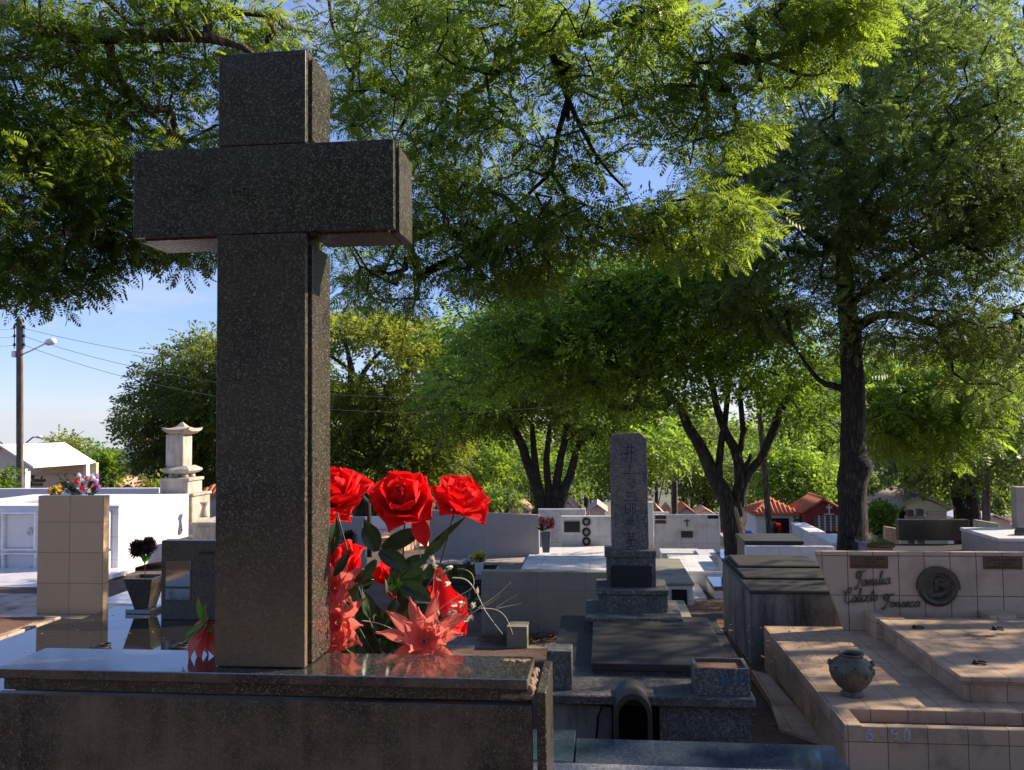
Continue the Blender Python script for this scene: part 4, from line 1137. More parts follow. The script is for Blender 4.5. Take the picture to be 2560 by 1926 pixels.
# its polished terrace
zf = -.30
root = thing('white_polished_terrace', 'white polished stone terrace with stepped edge in front of the drawer tomb', 'terrace', (-6, 10.5, zf))
yk = Wz(50, 1507, zf).y
B().box(x0, X(322, 1442, Yt)+.1, yk, Yt-.001, zf-.06, zf, .003).build('paving', 'whitefloor', root)
B().box(x0, X(322, 1442, Yt)-.05, yk+.05, Yt-.01, zf-.5, zf-.061).build('riser', 'whitefloor', root)
slabthing('marble_grave_slab', 'low pale marble slab in shade between the black tomb and the white drawer tomb', 'grave slab', Wz(255, 1500, -.15).x, Wz(420, 1500, -.15).x+.4, 7.0, 10.6, -.5, -.15, 'marble', cover=(.04, .01, 'whitefloor'))

# ---------------------------------------------------------------- pagoda pillar
Yl = 14.5
root = thing('pagoda_pillar', 'aged stone pillar monument with curved pagoda roof on a square pedestal', 'monument', (X(441, 1240, Yl), Yl+.3, -.4))
def blk(u0, u1, v0, v1, name, mat='agedstone', dy=0, bev=.01, parent=None, dep=None):
    a, c_ = X(u0, (v0+v1)/2, Yl+dy), X(u1, (v0+v1)/2, Yl+dy); w_ = (c_-a)
    return B().box(a, c_, Yl+dy, Yl+dy+(dep or w_), Z((u0+u1)/2, v1, Yl), Z((u0+u1)/2, v0, Yl), bev).build(name, mat, parent or root)
k = 1.3
blk(414, 458, 1086, 1167, 'shaft', dy=.12)
blk(399, 470, 1199, 1237, 'pedestal', dy=.0); blk(397, 473, 1196, 1204, 'pedestal_cap', dy=-.02)
blk(388, 480, 1238, 1310, 'base', dy=-.1)
blk(386, 483, 1234, 1241, 'base_cap', dy=-.12)
cx_ = (X(414, 1120, Yl)+X(458, 1120, Yl))/2; cyy = Yl+.12+(X(458, 1120, Yl)-X(414, 1120, Yl))/2
b = B(); half = .255
z_e, z_t = Z(436, 1086, Yl), Z(436, 1058, Yl)
n = 10; rings = []
def sq(hw, z, lift=0, m=6):
    pts = []
    for sx_, sy_, ex, ey in ((-1, -1, 1, -1), (1, -1, 1, 1), (1, 1, -1, 1), (-1, 1, -1, -1)):
        for i in range(m):
            t_ = i/m; px = sx_+(ex-sx_)*t_; py = sy_+(ey-sy_)*t_
            cr = (abs(px)*abs(py))**3
            pts.append(b.bm.verts.new((cx_+px*hw, cyy+py*hw, z+lift*cr)))
    return pts
for hw, z, lf in ((.15, z_e-.002, 0), (.20, z_e+.015, .01), (half, z_e+.05, .03), (half+.01, z_e+.085, .045), (half-.02, z_e+.088, .03), (.17, z_e+.105, .0), (.09, z_e+.135, 0), (.035, z_t-.01, 0), (.008, z_t+.02, 0)):
    rings.append(sq(hw, z, lf))
for r0, r1 in zip(rings, rings[1:]):
    for q in range(len(r0)): b.bm.faces.new((r0[q], r0[(q+1) % len(r0)], r1[(q+1) % len(r0)], r1[q]))
b.bm.faces.new(rings[0]); b.bm.faces.new(rings[-1])
b.build('pagoda_roof', 'agedstone', root)
b = B(); rings = []
zm0, zm1 = Z(436, 1187, Yl), Z(436, 1166, Yl)
for hw, f in ((.16, 0), (.22, .15), (.265, .4), (.265, .6), (.22, .8), (.17, 1)): rings.append(sq(hw, zm0+(zm1-zm0)*f, 0, 3))
for r0, r1 in zip(rings, rings[1:]):
    for q in range(len(r0)): b.bm.faces.new((r0[q], r0[(q+1) % len(r0)], r1[(q+1) % len(r0)], r1[q]))
b.bm.faces.new(rings[0]); b.bm.faces.new(rings[-1])
b.build('moulded_collar', 'agedstone', root)
for sx_, sy_ in ((-1, -1), (1, -1), (1, 1), (-1, 1)):
    B().ball((cx_+sx_*.13, cyy+sy_*.13, (Z(436, 1199, Yl)+zm0)/2), .06, .06, (zm0-Z(436, 1199, Yl))/2+.012, 12, 8).build('ball_foot', 'agedstone', root)

def chapel(name, label, u0, u1, ve, vr, vb, Y, dep, wall, roof, hip=False, cat='mausoleum', door=True, over=.12, ur=None, ovr=None, open_=False):
    """little house-shaped tomb: walls between u0..u1, eaves at row ve, ridge at vr, gable towards the camera"""
    um = (u0+u1)/2
    x0, x1 = X(u0, ve, Y), X(u1, ve, Y); xm = X(ur, ve, Y) if ur else (x0+x1)/2
    zE, zR, zB = Z(um, ve, Y), Z(um, vr, Y), gz(Y)-.05
    r = thing(name, label, cat, (xm, Y, gz(Y)))
    b = B()
    if hip: b.box(x0, x1, Y, Y+dep, zB, zE)
    elif open_:
        B().prism([(x0, Y, zE-.12), (x1, Y, zE-.12), (x1, Y, zE), (xm, Y, zR-.05), (x0, Y, zE)], (0, .08, 0)).build('gable_board', wall, r); b.prism([(x0, Y+dep-.1, zB), (x1, Y+dep-.1, zB), (x1, Y+dep-.1, zE), (xm, Y+dep-.1, zR-.05), (x0, Y+dep-.1, zE)], (0, .1, 0))
    else: b.prism([(x0, Y, zB), (x1, Y, zB), (x1, Y, zE), (xm, Y, zR-.05), (x0, Y, zE)], (0, dep, 0))
    wl = b.build('wall', wall, r)
    o = over if ovr is None else ovr; th = .06
    b = B()
    if hip:
        a = [(x0-o, Y-o, zE), (x1+o, Y-o, zE), (x1+o, Y+dep+o, zE), (x0-o, Y+dep+o, zE)]
        top = [(xm-.05, Y+dep*.4, zR), (xm+.05, Y+dep*.4, zR), (xm+.05, Y+dep*.6, zR), (xm-.05, Y+dep*.6, zR)]
        va = [b.bm.verts.new(q) for q in a]; vt = [b.bm.verts.new(q) for q in top]; vd = [b.bm.verts.new((q[0], q[1], q[2]-th)) for q in a]
        for k in range(4):
            j = (k+1) % 4
            b.bm.faces.new((va[k], va[j], vt[j], vt[k])); b.bm.faces.new((vd[k], vd[j], va[j], va[k]))
        b.bm.faces.new(vt); b.bm.faces.new(vd)
    else:
        sl = (zR-zE)/max(.1, (xm-x0))
        for s_, xe_ in ((-1, x0-o), (1, x1+o)):
            ze = zR - abs(xe_-xm)*(zR-zE)/max(.1, (x1-x0)/2)
            b.prism([(xm, Y-o, zR+th), (xe_, Y-o, ze+th), (xe_, Y-o, ze), (xm, Y-o, zR)], (0, dep+2*o, 0))
    rf = b.build('roof', roof, r)
    # rows of barrel tiles
    if Y < 40 and roof in ('terracotta', 'roofgrey'):
        b = B(); nrow = int((x1-x0+2*o)/.14)
        if hip:
            for k in range(nrow+1):
                x = x0-o+(x1-x0+2*o)*k/nrow; t_ = 1-abs(x-xm)/((x1-x0)/2+o)
                b.tube([(x, Y-o, zE+.03), (x, Y-o+(dep*.4+o)*t_, zE+.03+(zR-zE)*t_)], .032, 6)
            for y_ in np.arange(Y-o, Y+dep+o, .14):
                t_ = min(1, max(0, (y_-Y+o)/(dep*.4+o), 0)); t_ = min(t_, (Y+dep+o-y_)/(dep*.4+o))
                b.tube([(x0-o, y_, zE+.03), (x0-o+(xm-x0+o)*t_, y_, zE+.03+(zR-zE)*t_)], .032, 6)
        else:
            for y_ in np.arange(Y-o+.05, Y+dep+o, .16):
                for xe_ in (x0-o, x1+o):
                    ze = zR - abs(xe_-xm)*(zR-zE)/max(.1, (x1-x0)/2)
                    b.tube([(xm, y_, zR+th+.01), (xe_, y_, ze+th+.01)], .032, 6)
            b.tube([(xm, Y-o, zR+th+.02), (xm, Y+dep+o, zR+th+.02)], .05, 8)
        b.build('tile_rows', roof, rf)
    if door:
        dw = (x1-x0)*.22
        B().box(xm-dw, xm+dw, Y-.02, Y-.002, zB, zB+(zE-zB)*.72).build('door', 'hole', r)
    return r, (x0, x1, xm, zE, zR, zB)
# left mausoleum with sun-bleached roof
Ym = 25
r, (x0, x1, xm, zE, zR, zB) = chapel('open_mausoleum', 'open cream mausoleum with sun-bleached white gable roof and white columns at the left edge', -70, 80, 1164, 1116, 1290, Ym, 3.0, 'cream', 'roofwhite', door=False, ur=5, ovr=.15, open_=True)
B().box(x1-.16, x1+.0, Ym-.3, Ym-.06, zB, zE-.1, .01).build('column', 'plaster', r)
B().box(x1+.02, x1+.16, Ym+2.6, Ym+2.8, zB, zE-.1, .01).build('column', 'plaster', r)
B().box(X(64, 1170, 27.9), X(236, 1160, 27.9), 28.02, 28.15, zB, zE-.05).build('back_wall', 'cream', r)
sg = B().box(X(66, 1200, 27.8), X(200, 1200, 27.8), 27.8, 27.88, Z(130, 1262, 27.8), Z(130, 1188, 27.8)).build('sign_panel', 'cream', r)
script('Familia', X and 66, 1208, 100, 1206, 27.75 if False else 24.4, .10, 'sign_lettering', sg, 'engrave', .012) if False else None
def wallscript(text, x, y, z, w_, xh, parent, mat, rad, name='lettering'):
    tot = sum(GL[c][0] if c != ' ' else .6 for c in text); s_ = w_/tot
    b = B(); xx = 0
    for c in text:
        if c == ' ': xx += .6; continue
        for st_ in GL[c][1]:
            b.tube(smooth([Vector((x+s_*(xx+px+.22*py), y, z+xh*py)) for px, py in st_], 4), rad, 5)
        xx += GL[c][0]
    return b.build(name, mat, parent)
wallscript('Familia', X(72, 1208, 27.7), 27.78, Z(85, 1205, 27.7), .55, .085, sg, 'plaque', .014, 'sign_lettering')
wallscript('Fonseca' if False else 'mosaico', X(132, 1203, 27.7), 27.78, Z(150, 1202, 27.7), .5, .085, sg, 'plaque', .014, 'sign_lettering') if False else None
for i, v in enumerate((1212, 1224)):
    c = W(78, v, 27.7); B().box(c.x, c.x+.36, 27.74, 27.79, c.z-.05, c.z+.05).build('name_plaque', 'plaque', sg)
    B().torus((c.x-.09, 27.77, c.z), .055, .018, 'y', 6, 5).build('hexagon_frame', 'bronze', sg)
c = W(150, 1211, 27.7); B().box(c.x, c.x+.22, 27.74, 27.79, c.z-.06, c.z+.06).build('name_plaque', 'plaque', sg)

# utility poles, lamp, wires
def pole_with(u0, v0, u1, v1, Y, rt_, rb_, name, label, mat='pole', square=True, seed=0):
    top, bot = W(u0, v0, Y), W(u1, v1, Y)
    d = (bot-top); bot = top + d*((gz(Y)-.2-top.z)/d.z)
    r = thing(name, label, 'utility pole', (bot.x, Y, gz(Y)))
    b = B(); ln = 12
    pts = [top.lerp(bot, i/ln) for i in range(ln+1)]
    if square:
        for sg_, k in ((-1, .55), (1, .55)):
            b.tube([p+Vector((sg_*rb_*.35, 0, 0)) for p in pts], [(rt_+(rb_-rt_)*i/ln)*k for i in range(ln+1)], 4)
        b.tube(pts, [(rt_+(rb_-rt_)*i/ln)*.45 for i in range(ln+1)], 4)
    else: b.tube(pts, [rt_+(rb_-rt_)*i/ln for i in range(ln+1)], 10)
    b.build('post', mat, r)
    return r, top, bot
Yp1 = 22.0
pr, ptop, pbot = pole_with(49, 798, 50, 1300, Yp1, .105, .135, 'utility_pole', 'tall brown concrete utility pole carrying wires and a street lamp, far left')
for du in (-13, 11):
    b = B(); b.tube([W(49+du, 812, Yp1), W(49+du, 872, Yp1)], .012, 6)
    b.build('wire_rack', 'iron', pr)
    for v in (818, 840, 862):
        q = W(49+du, v, Yp1)
        B().lathe([(.018, q.z-.045), (.038, q.z-.03), (.030, q.z-.012), (.038, q.z+.0), (.030, q.z+.015), (.036, q.z+.03), (.015, q.z+.042)], q.x, q.y, 12).build('insulator', 'iron', pr)
q = W(39, 886, Yp1); B().box(q.x-.06, q.x+.04, Yp1-.10, Yp1+.05, q.z-.09, q.z+.09, .01).build('junction_box', 'whitemetal', pr)
lm = B().tube([W(57, 886, Yp1), W(80, 876, Yp1), W(116, 858, Yp1)], .022, 8).build('lamp_arm', 'whitemetal', pr)
b = B(); a, e = W(112, 859, Yp1), W(138, 852, Yp1); dd = e-a
b.tube([a, a+dd*.15, a+dd*.35, a+dd*.8, e, e+dd*.06], [.03, .07, .10, .10, .07, .02], 12); b.build('lamp_head', 'whitemetal', lm)
Yp2 = 17.0
p2, p2top, _ = pole_with(1893, 960, 1927, 1364, Yp2, .048, .068, 'utility_pole', 'slender leaning grey pole between the forked tree and the big trunk', 'barkpale', False)
p3, p3top, _ = pole_with(2464, 1082, 2466, 1302, 26.0, .12, .14, 'utility_pole', 'pale square pole behind the cream tiled wall on the right', 'pole')
pole_with(1687, 1203, 1687, 1286, 32.0, .11, .12, 'utility_pole', 'short brown post in front of the distant chapels behind the crucifix wall', 'barkpale')
for i, (va, vb_, sag) in enumerate(((822, 902, .5), (842, 918, .7), (864, 938, .8))):
    a = W(62, va, Yp1); e = W(1894, 905+i*22, Yp2)
    b = B(); b.tube([a.lerp(e, t_)-Vector((0, 0, sag*4*t_*(1-t_)*1.5)) for t_ in [k/40 for k in range(41)]], .0065, 5)
    nm = ('highest', 'middle', 'lowest')[i]
    solo(b, 'power_line', 'wire', nm+' of the three thin wires running from the left utility pole to the right', 'power line', a, 'wires between the poles')
    a2 = W(36, va, Yp1); e2 = a2+Vector((-8, 1.5, .35))
    b = B().tube([a2, a2.lerp(e2, .5)-Vector((0, 0, .15)), e2], .012, 5)
    solo(b, 'power_line', 'whitemetal', nm+' of the three short pale wires leaving the left pole towards the photo edge', 'power line', a2, 'wires between the poles')
# curved far street lamps
for (u, v, s, lb) in ((60, 1119, 1, 'small curved street lamp rising behind the white roofed mausoleum, lamp head to the right'), (12, 1122, -1, 'small curved street lamp cut off by the left photo edge')):
    Yq = 48; r = thing('street_lamp', lb, 'street lamp', (W(u, v, Yq).x, Yq, gz(Yq)))
    base = W(u, v+8, Yq); top = W(u+34*s, v-26, Yq)
    b = B(); b.tube([(base.x, Yq, gz(Yq)), base, base.lerp(top, .3)+Vector((-.1*s, 0, .25)), base.lerp(top, .65)+Vector((0, 0, .28)), top], .045, 6); b.build('lamp_post', 'pole', r)
    b = B().ball((top.x+.1*s, Yq, top.z), .22, .12, .10); b.build('lamp_head', 'whitemetal', r)

# ---------------------------------------------------------------- things behind the drawer tomb
Yb_ = 17
solo(B().box(X(-40, 1220, Yb_), X(398, 1240, Yb_), Yb_, Yb_+.15, gz(17), Z(300, 1221, Yb_), .01), 'white_boundary_wall', 'plaster', 'long low white wall behind the drawer tomb, in full sun', 'wall', (X(150, 1240, Yb_), Yb_, gz(17)))
r, _d = chapel('chapel_tomb', 'chapel with orange tiled roof half hidden by the cross shaft on its left side', 500, 640, 1237, 1190, 1330, 24, 2.2, 'agedstone', 'terracotta', hip=True, door=False)
slabthing('stone_grave', 'pale stepped stone grave beside the pagoda pillar', 'grave slab', X(482, 1330, 13.2), X(620, 1330, 13.2), 13.2, 15.5, -.6, Z(510, 1306, 13.2), 'agedstone', cover=(.06, .03, 'agedstone'))
q = Wz(520, 1305, Z(510, 1306, 13.2)); c = Vector((X(511, 1290, 14), 14, Z(510, 1306, 13.2)))
b = B().lathe([(.085, c.z), (.08, c.z+.03), (.055, c.z+.12), (.045, c.z+.17), (.06, c.z+.22), (.085, c.z+.255), (.08, c.z+.26), (.04, c.z+.2)], c.x, c.y, 22)
solo(b, 'stone_vase', 'agedstone', 'waisted pale stone vase on the stepped grave beside the pagoda pillar', 'vase', c)
slabthing('stone_grave', 'dark polished grave cover between the white wall and the pagoda pillar', 'grave slab', X(335, 1240, 16.0), X(392, 1240, 16.0), 15.2, 16.2, -.8, Z(360, 1236, 16), 'black', cover=(.05, .02, 'black'))

def bouquet(name, label, c, rad, mats, parent=None, seed=0, nfl=9, green=True, cat='flowers', grp=None, fs=.035):
    r = thing(name, label, cat, c, grp); rg = random.Random(seed); c = Vector(c)
    for i in range(nfl):
        a = rg.uniform(0, 6.28); rr = rad*math.sqrt(rg.random())
        q = c+Vector((rr*math.cos(a), rr*math.sin(a)*.7, rad*(1.0+rg.uniform(-.35, .7))))
        pompom(q, fs*rg.uniform(.85, 1.2), mats[i % len(mats)], 'bloom', r, seed*50+i, 26, .5, .42)
    b = B()
    for i in range(18):
        a = rg.uniform(0, 6.28); d = Vector((math.cos(a), math.sin(a)*.7, rg.uniform(.4, 1.6)))
        q = c+Vector((0, 0, rg.uniform(0, rad*.5)))+d*rad*.3
        petal(b, q, d, (0, -1, .5), rad*rg.uniform(.6, 1.0), rad*.25, .1, .2, .2, 3, 2)
    b.build('foliage', M['fabricleaf'], r)
    B().tube([c, c+Vector((0, 0, rad))], .004, 5).build('stems', 'stem', r)
    return r
# bouquets on the drawer tomb, left
ztw = Z(296, 1269, 12)+.031
q = W(143, 1236, 12.9)
bouquet('flower_bunch', 'orange artificial flowers peeking over the beige headstone', (q.x, 12.9, ztw), .13, ['orangepetal', 'yellowpetal'], seed=3, nfl=7, fs=.06)
q = W(215, 1236, 12.7)
r = bouquet('flower_bunch', 'mixed white, red and purple artificial flowers above the beige headstone', (q.x, 12.7, ztw), .24, ['whitepetal', 'purplepetal', 'whitepetal', 'rose', 'pinkpetal', 'purplepetal', 'whitepetal'], seed=4, nfl=18, fs=.062)
b = B(); rg = random.Random(9)
for k in range(14):
    p0 = Vector((q.x-.05, 12.7, ztw)); e = p0+Vector((-rg.uniform(.1, .45), rg.uniform(-.1, .1), rg.uniform(.2, .5)))
    b.tube([p0, p0.lerp(e, .5)+Vector((0, 0, .05)), e], .004, 4)
    for j in range(14):
        qq = p0.lerp(e, .3+.7*j/14); petal(b, qq, (rg.uniform(-1, 1), rg.uniform(-1, 1), rg.uniform(-.3, 1)), (0, -1, .4), .06, .025, .1, .1, .2, 3, 1)
b.build('greenery', M['fabricleaf'], r)

# ---------------------------------------------------------------- middle ground, behind the roses
def headwall(name, label, u0, u1, v0, v1, Y, mat, th=.08, cat='headstone', zb=None, vr=None):
    x0, x1 = X(u0, (v0+v1)/2, Y), X(u1, (v0+v1)/2, Y)
    z1 = Z((u0+u1)/2, v0, Y); z0 = zb if zb is not None else Z((u0+u1)/2, v1, Y)
    r = thing(name, label, cat, ((x0+x1)/2, Y, z0))
    zr = z1 if vr is None else Z(u1, vr, Y); zl = z1 if vr is None else Z(u0, v0, Y)
    b = B().prism([(x0, Y, z0), (x1, Y, z0), (x1, Y, zr), (x0, Y, zl)], (0, th, 0), .004)
    b.build('slab', mat, r)
    return r, x0, x1, z0, z1
r, x0, x1, z0, z1 = headwall('grey_headwall', 'wide grey stone-clad headwall behind the red roses, top sloping slightly', 1074, 1348, 1276, 1440, 13.0, 'greywall', .1, vr=1288)
B().box(x0-.05, X(1385, 1400, 12.4), 12.3, 12.99, gz(13)-.05, Z(1200, 1391, 13), .004).build('ledge', 'greywall', r)
r, x0, x1, z0, z1 = headwall('grey_headwall', 'low grey tiled headwall just right of the cross shaft, partly behind the roses', 815, 914, 1293, 1420, 12.6, 'greywall')
rr_ = pompom(W(872, 1352, 12.2), .16, 'darkpetal', 'dark_flower_ball', None, 77, 90); tag(rr_, 'dark purple artificial flower ball by the low grey headwall', 'artificial flower')
headwall('pale_headstone', 'light grey headstone behind the pink flower vase', 1346, 1465, 1273, 1390, 15.0, 'marble', zb=gz(15))
# vase with pink flowers on the ledge
def potthing(u0, u1, v0, v1, Y, label, mat, zb_=None, taper=.72, sq_=True):
    c = W((u0+u1)/2, v1, Y); w_ = (X(u1, v0, Y)-X(u0, v0, Y))/2; h = Z(0, v0, Y)-Z(0, v1, Y)
    z0 = c.z if zb_ is None else zb_; z1 = z0+h
    r = thing('flower_vase', label, 'vase', (c.x, Y, z0))
    b = B().lathe([(w_*taper*1.2, z0), (w_*taper*1.2, z0+h*.04), (w_*1.3, z1), (w_*1.15, z1), (w_*.9, z1-h*.1)], c.x, Y, 4 if sq_ else 20, sq_)
    if sq_:
        for q_ in b.bm.verts:
            dx, dy = q_.co.x-c.x, q_.co.y-Y; q_.co.x = c.x+(dx-dy)*.7071; q_.co.y = Y+(dx+dy)*.7071
    b.build('vessel', mat, r)
    B().lathe([(w_*.95, z1-h*.12), (w_*.9, z1-h*.08)], c.x, Y, 4 if sq_ else 20).build('filling', 'dirt', r)
    return c.x, Y, z1
zled = Z(1200, 1391, 13)
px, py, pz = potthing(1352, 1379, 1335, 1381, 12.5, 'grey square flared vase on the ledge, holding pink flowers', 'greypot')
bouquet('flower_bunch', 'pink artificial roses in the grey square vase on the ledge', (px, py, pz-.02), .13, ['pinkpetal'], seed=6, nfl=14, fs=.05)
px, py, pz = potthing(1189, 1207, 1406, 1436, 9.0, 'small ribbed cream vase with yellow flowers in front of the grey headwall', 'palestone', None, .8, False)
r = bouquet('flower_bunch', 'yellow artificial lilies in the ribbed cream vase', (px, py, pz-.03), .075, ['yellowpetal'], seed=7, nfl=9, fs=.045)
bouquet('flower_bunch', 'pale bluish white flowers drooping left of the yellow lilies', (px-.13, py, pz-.06), .06, ['whitepetal'], seed=8, nfl=7, fs=.03)
slabthing('stone_grave', 'low dark grave cover beneath the cream vase of yellow lilies', 'grave slab', X(1030, 1440, 8.6), X(1212, 1440, 8.6), 8.7, 9.6, -.4, Z(1190, 1436, 9), 'darkslab', cover=(.05, .02, 'black'))
# greenish grey headwall in front, with marble slab behind
Yg = 7.4
r, x0, x1, z0, z1 = headwall('greenish_headwall', 'broad grey-green tiled tomb wall left of the stele', 1204, 1545, 1430, 1592, Yg, 'greentile', .12, cat='tomb wall')
B().box(X(1298, 1430, Yg+.12), x1-.02, Yg+.13, 8.45, -.3, z1-.02, .004).build('cover_slab', 'marble', r)
slabthing('stone_block', 'small grey tiled block on the ground before the grey-green tomb wall', 'stone block', X(1267, 1590, 7.0), X(1318, 1590, 7.0), 7.0, 7.2, Z(1290, 1612, 7.0)-.05, Z(1290, 1567, 7.0), 'greentile', .003, cover=(.01, .002, 'greentile'))
b = B(); rg = random.Random(12)
for k in range(170):
    u = rg.uniform(1195, 1385); c = Wz(u, rg.uniform(1592, 1608), gz(7)+.02)
    a = rg.gauss(0, .7)
    ln = rg.uniform(.05, .18)
    b.tube([c, c+Vector((math.cos(a)*ln*.5, math.sin(a)*ln*.5, rg.uniform(.0, .05))), c+Vector((math.cos(a)*ln, math.sin(a)*ln, rg.uniform(-.01, .05)))], [.004, .003, .0015], 4)
tag(b.build('dry_twig_litter', 'drybrush', None, (1.1, 7.1, -.1)), kind='stuff', label='dry brown twigs and leaves piled along the foot of the grey-green wall')
b = B(); b.box(X(1020, 1600, 6.5), X(1480, 1600, 6.5), 6.5, 7.35, -.3, gz(7)-.0)
tag(b.build('grey_paving', tiles('grey_paving_slabs', (.15, .135, .12), (.18, .16, .14), (.05, .04, .035), (.45, .45, .45), .01, rough=.8, dirt_amt=.6), None, (1, 7, -.1)), kind='structure')
b = B(); b.box(X(1020, 1600, 8.0), X(1212, 1500, 8.0)-.02, 7.36, 12.2, -.5, -.22)
tag(b.build('side_paving', bpy.data.materials['grey_paving_slabs'], None, (1, 9, -.3)), kind='structure')
# white wall with medallions
Yw2 = 14.0
r, x0, x1, z0, z1 = headwall('white_medallion_wall', 'white marble headwall with black plaque and three ornate oval portraits', 1403, 1545, 1291, 1394, Yw2, 'marble', .1)
def wp(u0, v0, u1, v1, Y, mat, name, par, dp=.02):
    return B().box(X(u0, v0, Y), X(u1, v1, Y), Y-dp, Y-.001, Z((u0+u1)/2, v1, Y), Z((u0+u1)/2, v0, Y), .003).build(name, mat, par)
pl = wp(1408, 1302, 1452, 1333, Yw2, 'plaster', 'plaque_mount', r, .012); wp(1410, 1304, 1450, 1331, Yw2-.012, 'blackplate', 'plaque', pl)
for v in (1305, 1331, 1354):
    c = W(1466, v, Yw2-.02); b = B()
    b.torus((c.x, Yw2-.02, c.z), .046, .012, 'y', 24, 6)
    for k in range(12):
        a = k*math.pi/6; b.ball((c.x+.062*math.cos(a), Yw2-.02, c.z+.066*math.sin(a)), .014, .010, .014, 6, 5)
    fr = b.build('oval_frame', 'iron', r)
    B().ball((c.x, Yw2-.018, c.z), .040, .008, .048, 14, 10).build('portrait_plate', 'chrome' if False else 'salt', fr)
B().box(X(1434, 1390, 13.8), X(1462, 1390, 13.8), 13.8, 13.99, Z(1450, 1394, 14), Z(1450, 1379, 13.8), .004).build('small_shelf', 'marble', r)
slabthing('marble_grave_slab', 'white marble grave slab stretching before the medallion wall', 'grave slab', X(1310, 1400, 12), X(1520, 1400, 12), 9.6, 13.9, -.6, Z(1400, 1396, 12.6)-.0, 'marble', cover=(.04, .01, 'marble'))
# slim white slab and crucifix wall
headwall('slim_white_slab', 'narrow tall white slab right behind the stele', 1618, 1634, 1256, 1378, 14.4, 'plaster', .1, zb=gz(14.4))
Yc2 = 15.0
r, x0, x1, z0, z1 = headwall('white_crucifix_wall', 'white tiled headwall with small brass crucifix and black name plates', 1636, 1800, 1287, 1372, Yc2, 'marble', .1, zb=gz(15))
for q_ in ((1638, 1289, 1665, 1298), (1638, 1301, 1665, 1309), (1769, 1289, 1795, 1297)):
    pl = wp(*q_, Yc2, 'blackplate', 'name_plate', r)
    a = W(q_[0]+5, (q_[1]+q_[3])/2, Yc2-.022); B().box(a.x, a.x+.10, Yc2-.024, Yc2-.021, a.z-.004, a.z+.004).build('plate_lettering', 'bronze', pl)
pl = wp(1703, 1328, 1732, 1344, Yc2, 'navyplate', 'open_book_plate', r, .03)
b = B(); c = W(1717, 1305, Yc2)
b.box(c.x-.008, c.x+.008, Yc2-.02, Yc2-.002, c.z-.085, c.z+.05); b.box(c.x-.05, c.x-.009, Yc2-.02, Yc2-.002, c.z+.012, c.z+.026); b.box(c.x+.009, c.x+.05, Yc2-.02, Yc2-.002, c.z+.012, c.z+.026)
cr = b.build('crucifix', 'bronze', r)
b = B(); b.ball((c.x, Yc2-.03, c.z+.03), .008, .008, .011, 8, 6); b.tube([(c.x, Yc2-.028, c.z+.018), (c.x+.004, Yc2-.03, c.z-.03), (c.x, Yc2-.028, c.z-.07)], [.011, .009, .005], 6)
b.tube([(c.x-.045, Yc2-.028, c.z+.026), (c.x, Yc2-.03, c.z+.012), (c.x+.045, Yc2-.028, c.z+.026)], .005, 5); b.build('christ_figure', 'bronze', cr)
def lowslab(label, u0, u1, v0, v1, z, th, mat, body='marble', name='marble_grave_slab', shift=0):
    ya_, yb_ = Wz((u0+u1)/2, v1, z).y, Wz((u0+u1)/2, v0, z).y
    xa_, xb_ = Wz(u0, v1, z).x, Wz(u1, v1, z).x
    return slabthing(name, label, 'grave slab', xa_, xb_, ya_, yb_, gz(ya_)-.3, z, body, .004, cover=(th, .012, mat)), (xa_, xb_, ya_, yb_)
lowslab('white marble grave in front of the crucifix wall, left part', 1655, 1752, 1372, 1383, Z(1700, 1383, 13.5), .03, 'whitefloor')
lowslab('white marble grave in front of the crucifix wall, sunlit right part', 1752, 1805, 1374, 1391, Z(1780, 1391, 13.0), .03, 'whitefloor')
lowslab('dark-topped marble grave at the foot of the forked tree', 1806, 1850, 1374, 1396, Z(1830, 1396, 12.5), .03, 'bluegrey')
r, d_ = lowslab('tall white marble tomb right of the stele pedestal with square vent', 1690, 1800, 1388, 1428, Z(1740, 1405, 11.5), .04, 'marble')
r, (xa_, xb_, ya_, yb_) = lowslab('white framed tomb with dark square opening, right behind the stele tomb', 1640, 1732, 1397, 1458, .02, .03, 'greentile')
B().box(X(1680, 1500, ya_-.02), X(1718, 1500, ya_-.02), ya_-.02, ya_-.002, -.30, Z(1700, 1474, ya_)).build('opening', 'hole', r)
lowslab('long marble ledge beside the weathered concrete tomb', 1786, 1830, 1412, 1466, -.12, .05, 'bluegrey')
lowslab('low marble step running beside the earth strip', 1738, 1765, 1446, 1494, -.24, .04, 'marble')
lowslab('pale green marble strip at the right foot of the stele tomb', 1690, 1732, 1502, 1556, -.02, .03, 'greentile', 'greentile')

# ---------------------------------------------------------------- right background
headwall('blue_grey_wall', 'low blue-grey marble wall behind the concrete tomb', 1866, 2086, 1367, 1410, 8.8, 'marble', .1, cat='wall', zb=-.3)
slabthing('stone_grave', 'flat dark brown grave behind the blue-grey wall under the leaning pole', 'grave slab', X(1864, 1350, 11), X(2005, 1350, 11), 11, 11.7, -.7, Z(1930, 1352, 11), 'darkslab', cover=(.05, .02, 'darkslab'))
Yk2 = 11.5
r, x0, x1, z0, z1 = headwall('black_headwall', 'wide dark brown polished headwall behind the family tomb', 2247, 2424, 1300, 1352, Yk2, M['cross'], .12)
B().box(X(2215, 1370, 10.6), X(2512, 1370, 10.6), 10.6, Yk2-.001, -.4, .125, .005).build('tomb_cover', 'darkslab', r)
B().box(X(2235, 1370, 10.9), X(2465, 1370, 10.9), 10.9, Yk2-.001, .126, .165, .005).build('upper_cover', 'darkslab', r)
